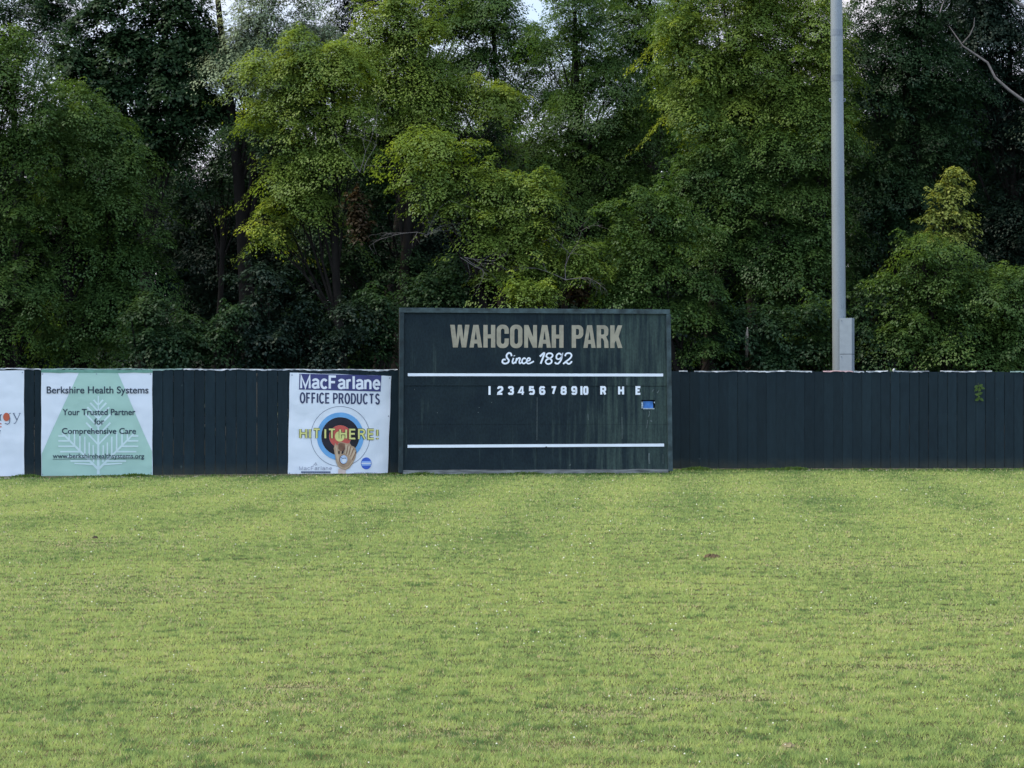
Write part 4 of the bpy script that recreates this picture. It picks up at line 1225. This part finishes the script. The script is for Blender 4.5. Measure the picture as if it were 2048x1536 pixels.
plant("airy_tree", "light airy tree with many sky gaps above the middle of the scoreboard", "tree", 1010, 72,
      [(960, 50, 70, 50), (1010, 90, 60, 50), (950, 130, 50, 45), (1050, 130, 40, 35), (1000, 20, 50, 35), (900, 150, 40, 40), (1090, 220, 50, 25), (1020, 260, 40, 40)], 'mid', TG, dens=6.8, per=31, leaf=.085, loose=.1, trunk_r=.18, top=(985, 20))
plant("airy_tree", "loose tree speckled with sky between the two tall centre trees", "tree", 1300, 74,
      [(1290, 30, 90, 60), (1340, 110, 70, 60), (1260, 120, 60, 50), (1230, 20, 50, 40), (1330, 190, 60, 50), (1270, 210, 50, 40), (1350, -20, 60, 40)], 'mid', TG, dens=6.8, per=31, leaf=.085, loose=.1, trunk_r=.2, top=(1300, -20))
plant("airy_tree", "gappy dark tree low in the notch between maple and olive tree", "tree", 420, 71,
      [(420, 300, 70, 45), (480, 250, 50, 40), (360, 320, 50, 40), (500, 330, 60, 45), (430, 370, 90, 40), (450, 220, 40, 35), (540, 300, 50, 50)], 'deep', TG, dens=6.8, per=31, leaf=.085, loose=.12, trunk_r=.14)
plant("dark_tree", "bluish dark tree at the right edge with black trunk", "tree", 2036, 66,
      [(2010, 50, 90, 70), (1930, 30, 70, 60), (1900, 110, 60, 60), (1950, 170, 60, 50), (1905, 230, 50, 50), (2060, 170, 90, 90), (1960, 90, 60, 70), (2090, 320, 90, 90), (1990, 250, 50, 60), (2000, 440, 55, 70), (2060, 470, 70, 70), (1965, 20, 60, 50), (2180, 120, 110, 120), (1990, 540, 60, 60)], 'blue', TG, dens=7, per=31, leaf=.085, trunk_r=.26, top=(2020, 60), loose=.06)

plant("thin_tree", "slim pale leaved tree filling the sky behind the middle treetops", "tree", 1120, 79,
      [(900, 60, 80, 60), (1000, 160, 80, 60), (1100, 110, 80, 60), (1080, 220, 80, 60), (980, 270, 80, 50), (1180, 30, 80, 50), (1200, 180, 80, 60), (1290, 260, 80, 60), (880, 180, 70, 60), (1310, 80, 60, 60), (1060, 320, 90, 50)], 'mid', TG, dens=4.2, per=28, leaf=.08, trunk_r=.16, top=(1150, 40))
plant("thin_tree", "slim dark tree filling the space behind the left olive tree", "tree", 640, 76,
      [(700, 150, 80, 60), (800, 110, 80, 60), (860, 220, 80, 60), (610, 210, 70, 60), (760, 240, 80, 50), (560, 330, 90, 60), (660, 300, 90, 60), (480, 420, 90, 70), (600, 430, 100, 70), (720, 400, 90, 70), (420, 520, 100, 70), (540, 550, 110, 70), (680, 540, 110, 80), (800, 520, 100, 80), (390, 420, 60, 60), (420, 640, 100, 60), (580, 660, 100, 60), (740, 650, 100, 60)], 'dark', TG, dens=6, per=30, leaf=.10, trunk_r=.16, top=(640, 300))
# middle rank
plant("tall_tree", "dim green tree seen through the crown of the forked olive tree", "tree", 1510, 67,
      [(1380, 60, 80, 70), (1480, 50, 90, 70), (1580, 50, 90, 70), (1660, 80, 70, 80), (1400, 170, 80, 70), (1500, 160, 90, 70), (1600, 170, 80, 70), (1680, 200, 60, 80), (1450, 260, 90, 60), (1560, 260, 100, 60), (1500, -40, 150, 60)], 'mid', TG, dens=5, trunk_r=.2, per=28)
plant("tall_tree", "dim green tree seen through the crown of the tree right of the pole", "tree", 1830, 67,
      [(1760, 80, 80, 80), (1860, 60, 80, 80), (1720, 190, 70, 70), (1830, 180, 90, 70), (1920, 170, 60, 80), (1780, 290, 90, 60), (1890, 300, 80, 70), (1940, 400, 50, 60)], 'deep', TG, dens=5, trunk_r=.2, per=28)
plant("maple_tree", "dense dark green large-leaved maple at upper left", "tree", 265, 63,
      [(220, 40, 60, 55), (320, 70, 80, 70), (150, 150, 65, 60), (240, 130, 90, 70), (350, 170, 80, 70), (270, 220, 110, 65), (400, 230, 45, 50), (180, 230, 60, 50), (300, 290, 70, 40), (330, 10, 60, 40), (390, 110, 50, 50)], 'deep', TG, leaf=.125, dens=10, per=34, droop=.55, trunk_r=.24)
plant("ash_tree", "olive green tree with upright crown left of the picture centre", "tree", 790, 60,
      [(770, 55, 70, 45), (850, 100, 70, 50), (740, 120, 60, 45), (800, 170, 80, 45), (880, 190, 70, 40), (960, 190, 60, 35), (750, 220, 60, 45), (860, 240, 70, 40), (1000, 215, 40, 30), (830, 30, 50, 35)], 'olive', TG, dens=6.5, trunk_r=.2, per=32)
plant("vine_choked_tree", "dark tree hung with brownish vines above left part of scoreboard", "tree", 735, 61,
      [(760, 300, 90, 55), (870, 285, 80, 40), (500, 300, 60, 40), (700, 400, 60, 60), (760, 420, 60, 70), (820, 560, 60, 60), (680, 500, 70, 70), (745, 540, 60, 60), (940, 300, 60, 40)], 'deep', TG, dens=5, trunk_r=.19, per=30, leaf=.08)
plant("tall_tree", "tall full mid green tree rising over the right half of the scoreboard", "tree", 1195, 62,
      [(1150, 30, 60, 50), (1180, 110, 70, 50), (1110, 90, 50, 40), (1230, 170, 65, 55), (1190, 240, 90, 55), (1260, 280, 55, 60), (1110, 290, 75, 50), (1190, 340, 100, 60), (1090, 360, 55, 45), (1270, 380, 60, 60), (1200, 440, 90, 60), (1150, 520, 80, 50), (1240, 520, 70, 60)], 'mid', TG, dens=6, trunk_r=.22)
plant("broad_tree", "broad olive topped tree with dark forked trunk left of the pole", "tree", 1400, 58.5,
      [(1440, 40, 90, 60), (1540, 40, 80, 60), (1390, 110, 70, 55), (1490, 120, 90, 60), (1590, 110, 70, 60), (1400, 200, 70, 55), (1490, 210, 80, 50), (1590, 210, 70, 60), (1350, 60, 45, 50), (1640, 40, 50, 60), (1640, 140, 50, 60), (1650, 230, 40, 50), (1420, 270, 70, 50), (1480, -50, 160, 50)], 'olive', TG, dens=6.2, trunk_r=.24, top=(1470, 60), per=32)
plant("broad_tree", "shaded dark tree filling the space directly left of the pole", "tree", 1570, 57.6,
      [(1460, 310, 80, 60), (1570, 310, 90, 60), (1650, 300, 60, 70), (1500, 400, 90, 60), (1600, 410, 80, 70), (1440, 420, 60, 60), (1540, 490, 100, 60), (1640, 500, 70, 60), (1460, 520, 60, 50), (1560, 580, 100, 50), (1400, 350, 50, 50), (1420, 480, 50, 50)], 'mid', TG, dens=6, trunk_r=.2)
plant("tall_tree", "tall deep green tree directly right of the pole", "tree", 1770, 61,
      [(1780, 30, 90, 60), (1730, 120, 65, 65), (1830, 110, 85, 60), (1880, 190, 65, 60), (1770, 210, 90, 60), (1730, 300, 60, 60), (1830, 290, 90, 60), (1760, 390, 80, 60), (1840, 380, 70, 60), (1900, 280, 45, 55), (1740, 480, 70, 60), (1830, 480, 70, 60), (1800, -50, 130, 50), (1730, 560, 60, 60)], 'deep', TG, dens=6.2, trunk_r=.24)

# front rank
plant("leafy_tree", "big mid green tree filling the left edge above the white banner", "tree", 20, 54,
      [(20, 150, 75, 60), (-20, 130, 60, 50), (60, 190, 60, 45), (-60, 260, 110, 90), (60, 250, 80, 60), (20, 350, 90, 65), (-90, 430, 130, 110), (60, 440, 80, 60), (10, 540, 90, 60), (70, 620, 70, 55), (-50, 660, 130, 80), (-160, 560, 120, 120)], 'mid', TG, dens=6.2, trunk_r=.2)
plant("leafy_tree", "bushy green tree with light rounded top between left edge and dark gap", "tree", 165, 55.5,
      [(130, 240, 75, 55), (190, 270, 50, 50), (170, 340, 90, 60), (250, 350, 50, 45), (150, 430, 80, 60), (250, 430, 70, 50), (300, 480, 30, 30), (190, 520, 90, 55), (280, 540, 40, 40), (160, 610, 80, 55), (240, 620, 60, 50), (130, 690, 70, 45), (220, 700, 70, 40)], 'mid', TG, dens=6.2, trunk_r=.18)
plant("box_elder", "bright olive tree with long drooping left side, left of scoreboard", "tree", 700, 57,
      [(640, 110, 70, 45), (560, 150, 55, 45), (690, 150, 60, 50), (620, 190, 80, 45), (530, 240, 45, 35), (580, 270, 75, 45), (690, 240, 60, 45), (640, 330, 65, 45), (575, 370, 45, 45), (620, 420, 50, 40), (560, 440, 30, 40), (700, 320, 40, 40), (545, 478, 22, 22)], 'olive', TG, dens=7, trunk_r=.17, top=(660, 130), L0=.5)
f3 = plant("box_elder", "bright olive tree leaning out over the top edge of the scoreboard", "tree", 985, 53.2,
      [(900, 300, 45, 28), (850, 330, 45, 30), (870, 385, 55, 35), (950, 370, 60, 35), (1040, 375, 55, 30), (1085, 400, 35, 35), (910, 430, 55, 32), (1000, 440, 60, 35), (1060, 460, 45, 35), (960, 490, 45, 30), (1030, 520, 45, 32), (1075, 570, 40, 28), (1050, 600, 40, 18, -1.5), (1000, 560, 30, 25), (1140, 530, 45, 25), (1190, 550, 35, 18)], 'olive', TG, dens=7.5, trunk_r=.13, top=(930, 330), L0=.45, sub=6)
plant("leafy_tree", "mid green tree leaning past the right top corner of scoreboard", "tree", 1390, 53.8,
      [(1300, 410, 70, 40), (1350, 480, 60, 40), (1270, 480, 55, 35), (1320, 550, 75, 40), (1390, 590, 35, 40), (1260, 570, 50, 35), (1380, 660, 40, 40), (1330, 620, 60, 35), (1400, 710, 35, 30), (1240, 600, 40, 18)], 'mid', TG, dens=6.8, trunk_r=.13)
plant("sapling", "yellow green sunlit sapling standing behind the bushes at right", "tree", 1900, 57.5,
      [(1908, 352, 16, 16), (1890, 372, 18, 14), (1918, 388, 18, 16), (1878, 402, 20, 14), (1862, 438, 16, 12), (1898, 432, 30, 18), (1930, 446, 14, 20), (1885, 470, 34, 18), (1915, 478, 24, 18)], 'yellow', TG, dens=6.5, trunk_r=.06, leaf=.08, minsub=.14, loose=.08)
plant("leafy_tree", "low spreading bright green tree at right beyond bare fence", "tree", 1910, 54.5,
      [(1860, 525, 55, 35), (1945, 560, 60, 40), (1830, 590, 60, 45), (1910, 610, 80, 50), (1990, 600, 60, 50), (2040, 570, 40, 40), (1850, 670, 75, 45), (1950, 680, 85, 50), (2040, 670, 60, 60), (1900, 725, 110, 30), (2020, 730, 60, 25), (2120, 620, 80, 80), (1800, 700, 50, 40)], 'mid', TG, dens=6.8, trunk_r=.13, stems=2)

# shrubs along the fence
shr = [("round green shrub rising over the green and white banner", 310, 51.0, [(300, 630, 40, 30), (330, 675, 50, 35), (285, 690, 45, 35), (325, 725, 55, 25)], 'deep'),
       ("arching dark shrub above the fence right of the green banner", 410, 51.6, [(400, 660, 45, 30), (440, 690, 50, 30), (385, 715, 45, 28), (470, 650, 30, 25)], 'deep'),
       ("bluish dark shrub left of the target banner", 520, 52.2, [(520, 575, 45, 35), (500, 640, 60, 35), (560, 680, 60, 35), (510, 715, 60, 28)], 'blue'),
       ("low dark shrub above the target banner", 660, 52.5, [(640, 690, 55, 30), (700, 660, 45, 40), (680, 720, 60, 25), (600, 640, 40, 30)], 'blue'),
       ("dark ivy covered shrub against the left edge of scoreboard", 762, 53.0, [(760, 600, 35, 35), (770, 660, 35, 40), (750, 720, 40, 30), (735, 640, 25, 30)], 'deep'),
       ("dark shrub peeping over the left top of scoreboard", 865, 54.0, [(840, 585, 45, 30), (890, 600, 50, 22), (930, 560, 45, 30)], 'deep'),
       ("large-leaved dark vine tangle between scoreboard and pole", 1520, 54.4, [(1470, 690, 50, 35), (1540, 670, 60, 35), (1510, 725, 80, 25), (1590, 715, 60, 30), (1450, 640, 40, 30), (1600, 640, 50, 35)], 'deep'),
       ("vine covered bush close beside the pole", 1640, 55.2, [(1640, 640, 35, 35), (1620, 690, 50, 35), (1640, 730, 50, 22)], 'mid'),
       ("dark bush directly right of the pole cabinet", 1740, 54.8, [(1725, 650, 35, 35), (1745, 700, 45, 35), (1720, 730, 50, 20), (1760, 610, 35, 35)], 'deep')]
for lab, bpx, d, lob, kind in shr:
    plant("shrub", lab, "shrub", bpx, d, lob, kind, SG, trunk_r=.04, stems=4, dens=7, leaf=.09, per=30, L0=.36, sub=5, minsub=.25)

# ---- dead wood
tr = empty("dead_branch", W(2100, 240, 56), "bare grey dead limb slanting through the top right corner", "branch")
m = MB()
P = [W(x, y, 56 + i * .1) for i, (x, y) in enumerate([(2140, 280), (2048, 202), (2018, 180), (1990, 155), (1975, 125), (1945, 105), (1926, 92), (1912, 72), (1898, 52)])]
m.tube(P, [.05, .042, .038, .034, .03, .025, .02, .015, .008], 8)
m.tube([W(1926, 86, 56.5), W(1940, 70, 56.4), (W(1948, 52, 56.3)), W(1949, 35, 56.3)], [.022, .018, .014, .006], 6)
m.tube([W(1880, 25, 56.8), W(1884, 12, 56.9), W(1888, 2, 57)], [.02, .016, .01], 6)
m.build("limb", BARK_GREY, tr)
m = MB()
m.tube([W(2048, 14, 57), W(2036, 6, 57), W(2024, -4, 57)], [.05, .045, .03], 7)
m.tube([W(2140, 280, 56), W(2200, 420, 56.5), W(2230, 600, 57), Vector((W(2240, HY, 57).x, 57, -.2))], [.085, .12, .15, .18], 8); m.build("trunk", BARK_GREY, tr)

sn = empty("broken_stump", W(1494, 745, 54), "pale splintered stump tip showing in the vines left of the pole", "stump")
m = MB(); bz = W(1494, HY, 54.9); bz.z = 0
m.tube([bz, W(1494, 712, 54.6), W(1493.5, 676, 53.7), W(1494.8, 655, 53.5)], [.06, .05, .045, .012], 7); m.build("stem", plain("pale_split_wood", (.42, .36, .30, 1), .9, .25, 9), sn)

def twigs(name, label, px, py, d, n, spreadx, spready, seed, col=BARK_GREY):
    r = random.Random(seed)
    o = empty(name, W(px, py, d), label, "branch")
    m = MB()
    def grow(p, dr, ln, rad, lev):
        pts = [p]; q = p.copy(); dd = dr.copy()
        for i in range(4):
            dd = (dd + Vector((r.uniform(-.4, .4), r.uniform(-.3, .3), r.uniform(-.4, .3)))).normalized()
            q = q + dd * ln / 4; pts.append(q.copy())
        m.tube(pts, [rad * (1 - .17 * i) for i in range(5)], 5)
        if lev:
            for i in (1, 2, 3, 4):
                if r.random() < .8:
                    grow(pts[i], (dd + Vector((r.uniform(-1, 1), r.uniform(-.4, .4), r.uniform(-.8, .8)))).normalized(), ln * r.uniform(.4, .65), rad * .55, lev - 1)
    for _ in range(n):
        grow(W(px + r.uniform(-8, 8), py, d), Vector((r.uniform(-spreadx, spreadx), r.uniform(-.3, .1), spready + r.uniform(-.3, .3))).normalized(), r.uniform(.8, 1.4), .011, 2)
    m.build("twigs", col, o)
twigs("dead_branch", "grey leafless twigs hanging in front of the vine-hung tree", 725, 345, 55.8, 3, .6, .8, 4)
twigs("dead_branch", "grey bare twigs left of the overhanging olive tree", 850, 470, 52.9, 3, .8, .5, 6)
twigs("dead_branch", "thin grey twigs under the overhanging olive tree", 925, 515, 52.2, 3, .9, -.3, 8)
twigs("dead_branch", "bare twigs right of the overhanging olive tree", 1130, 560, 52.4, 3, .9, .2, 12)
twigs("dead_branch", "dark leafless twigs high in the sky gap over the scoreboard", 1020, 310, 59, 4, .8, .9, 9, BARK)
v, t, _ = crown([(715, 420, 16, 30), (720, 460, 14, 30)], 55.9, leaf=.10, dens=9, per=30, minsub=.11, droop=1.0)
LEAFCOUNT[0] += len(v)
o = mesh_np("hanging_vine", v.reshape(-1, 3), np.arange(len(v) * 4).reshape(-1, 4), t, LEAF['brown'], None, crown.normals)
tag(o, "clump of brown withered vine hanging in the trees left of scoreboard", "vine")
v, t, _ = crown([(1150, 585, 22, 14), (1165, 600, 18, 12)], 53.6, leaf=.10, dens=9, per=30, minsub=.11, droop=1.0)
o = mesh_np("hanging_vine", v.reshape(-1, 3), np.arange(len(v) * 4).reshape(-1, 4), t, LEAF['brown'], None, crown.normals)
tag(o, "reddish brown dead foliage just above right part of scoreboard", "vine")

# ---- creeper on the right fence
cr = empty("creeper", RF.at(1957, 800), "small leafy green creeper poking through the right fence boards", "vine")
m = MB()
st = [RF.at(1956, 766, .01), RF.at(1958, 775, .03), RF.at(1956, 784, .03), RF.at(1957, 792, .03), RF.at(1955, 802, .02)]
m.tube(st, [.006] * 5, 5); m.build("stem", plain("green_stem", (.06, .09, .03, 1), .7), cr)
for i, (x, y, a) in enumerate(((1952, 773, 200), (1960, 771, 20), (1964, 776, -20), (1951, 779, 230), (1958, 779, 100), (1953, 789, 170), (1960, 787, 30), (1956, 796, 250), (1962, 799, -40), (1953, 799, 200))):
    m = MB(); c = RF.at(x, y, .05 + .01 * (i % 3)); ca, sa = math.cos(math.radians(a)), math.sin(math.radians(a))
    pts = []
    for (q, w) in ((-.055, 0), (-.02, .034), (.02, .030), (.065, 0), (.02, -.030), (-.02, -.034)):
        pts.append(c + RF.u * (q * ca - w * sa) + Vector((0, 0, q * sa + w * ca)) + RF.n * (.02 * abs(w) / .03 * (1 if i % 2 else -.4)))
    m.face(pts); m.build("leaf", LEAF['olive'], cr)

# ---- weeds, stones and soil along the foot of the fences
def base_strip():
    global rng
    rng = np.random.default_rng(5); random.seed(5)
    V, Tt = [], []
    for plane, a, c, n, hmax, off0 in ((LF, l_at(-300), l_at(795), 9000, .13, .22), (RF, r_at(1350), r_at(2400), 9000, .14, .20), (SB, 0.0, SB.len_to(1340), 3000, .12, .14)):
        s = a + (c - a) * rng.random(n)
        dd = off0 * rng.random(n) ** 1.2 + .03
        k = vnoise(s * 1.7 + 3, s * 0 + .5, 5)
        clump = np.clip((k - .15) * 1.6, .42, 1)
        h = hmax * (.25 + .75 * rng.random(n)) * clump
        az = rng.random(n) * 2 * np.pi
        x = plane.a.x + plane.u.x * s + plane.n.x * dd; y = plane.a.y + plane.u.y * s + plane.n.y * dd
        w = .010 + .016 * rng.random(n)
        wa = rng.random(n) * np.pi
        v = np.empty((n, 4, 3)); le = .6 * h
        v[:, 0] = np.stack([x - np.cos(wa) * w * .4, y - np.sin(wa) * w * .4, 0 * x], 1)
        v[:, 1] = np.stack([x + np.cos(wa) * w * .4, y + np.sin(wa) * w * .4, 0 * x], 1)
        v[:, 2] = np.stack([x + np.cos(az) * le * .5 + np.cos(wa) * w, y + np.sin(az) * le * .5 + np.sin(wa) * w, h * .7], 1)
        v[:, 3] = np.stack([x + np.cos(az) * le, y + np.sin(az) * le, h], 1)
        V.append(v); Tt.append(.45 + .55 * rng.random(n))
    v = np.concatenate(V); t = np.concatenate(Tt)
    o = mesh_np("weeds", v.reshape(-1, 3), np.arange(len(v) * 4).reshape(-1, 4), t, LEAF['mid'])
    tag(o, "ragged strip of unmown weeds along the foot of fence and scoreboard", "weeds", kind="stuff")
    # pale stones and scraps
    m = MB()
    for i in range(260):
        pl, a, c = random.choice(((LF, l_at(-200), l_at(560)), (LF, l_at(-200), l_at(560)), (RF, r_at(1560), r_at(2300))))
        s = random.uniform(a, c); p = pl.g(s, .0, random.uniform(.05, .34))
        r_ = random.uniform(.012, .035)
        vs = []
        for k in range(7):
            q = 2 * math.pi * k / 7; rr = r_ * random.uniform(.7, 1.3)
            vs.append(p + Vector((math.cos(q) * rr * 1.6, math.sin(q) * rr, 0)))
        top = [p + (q - p) * .6 + Vector((0, 0, r_ * random.uniform(.6, 1.1))) for q in vs]
        m.raw(vs + top, [(k, (k + 1) % 7, 7 + (k + 1) % 7, 7 + k) for k in range(7)] + [tuple(range(7, 14))])
    o = m.build("stones", plain("pale_stone", (.32, .30, .26, 1), .9, .3, 9))
    tag(o, "pale stones and scraps scattered along the fence foot", "stones", kind="stuff")
    # bare soil under the boards
    m = MB()
    for pl, a, c, w in ((LF, l_at(-300), l_at(797), .34), (RF, r_at(1345), r_at(2400), .17)):
        st = int((c - a) / .12); A, B_, Tp = [], [], []
        for i in range(st + 1):
            s = a + (c - a) * i / st
            A.append(pl.g(s, .05, .0)); B_.append(pl.g(s, .004, w + random.uniform(-.05, .06))); Tp.append(pl.g(s, .045 + random.uniform(0, .01), .06))
        k = st + 1
        m.raw(A + Tp + B_, [(i, i + 1, k + i + 1, k + i) for i in range(st)] + [(k + i, k + i + 1, 2 * k + i + 1, 2 * k + i) for i in range(st)], 0, True)
    o = m.build("soil", plain("grey_soil", (.12, .105, .08, 1), .95, .3, 14, .1, .01))
    tag(o, kind="structure")
base_strip()

# ---- divots in the outfield
def divot(label, px, py, w, d, h, seed, mat):
    r = random.Random(seed); x, y = ground_px(px, py)
    m = MB(); n = 22; rings = []
    for f, z in ((1.0, .002), (.8, .6), (.5, 1.0), (.2, .75)):
        rings.append([Vector((x + math.cos(2 * math.pi * k / n) * w * f * r.uniform(.75, 1.15), y + math.sin(2 * math.pi * k / n) * d * f * r.uniform(.75, 1.15), (h * z * r.uniform(.5, 1.2)) + .018)) for k in range(n)])
    vs = [q for g_ in rings for q in g_]
    m.raw(vs, [(i * n + k, i * n + (k + 1) % n, (i + 1) * n + (k + 1) % n, (i + 1) * n + k) for i in range(3) for k in range(n)] + [tuple(range(3 * n, 4 * n))])
    o = m.build("divot", mat); tag(o, label, "divot", "clods of soil in the outfield grass")
brown_soil = plain("brown_soil", (.075, .056, .034, 1), .95, .4, 30, .1, .01)
divot("brown clod of torn soil right of centre in the outfield", 1425, 1117, .10, .11, .035, 1, brown_soil)
divot("tiny dark soil clod in the left outfield grass", 190, 1079, .035, .05, .03, 2, plain("dark_soil", (.05, .04, .025, 1), .95, .3, 30))
divot("pale flat clod close to the bottom right of the lawn", 1577, 1499, .035, .03, .018, 3, plain("dry_soil", (.19, .165, .09, 1), .95, .3, 40))
print("LEAVES", LEAFCOUNT[0]); open("/tmp/leaves.txt","w").write(str(LEAFCOUNT[0]))
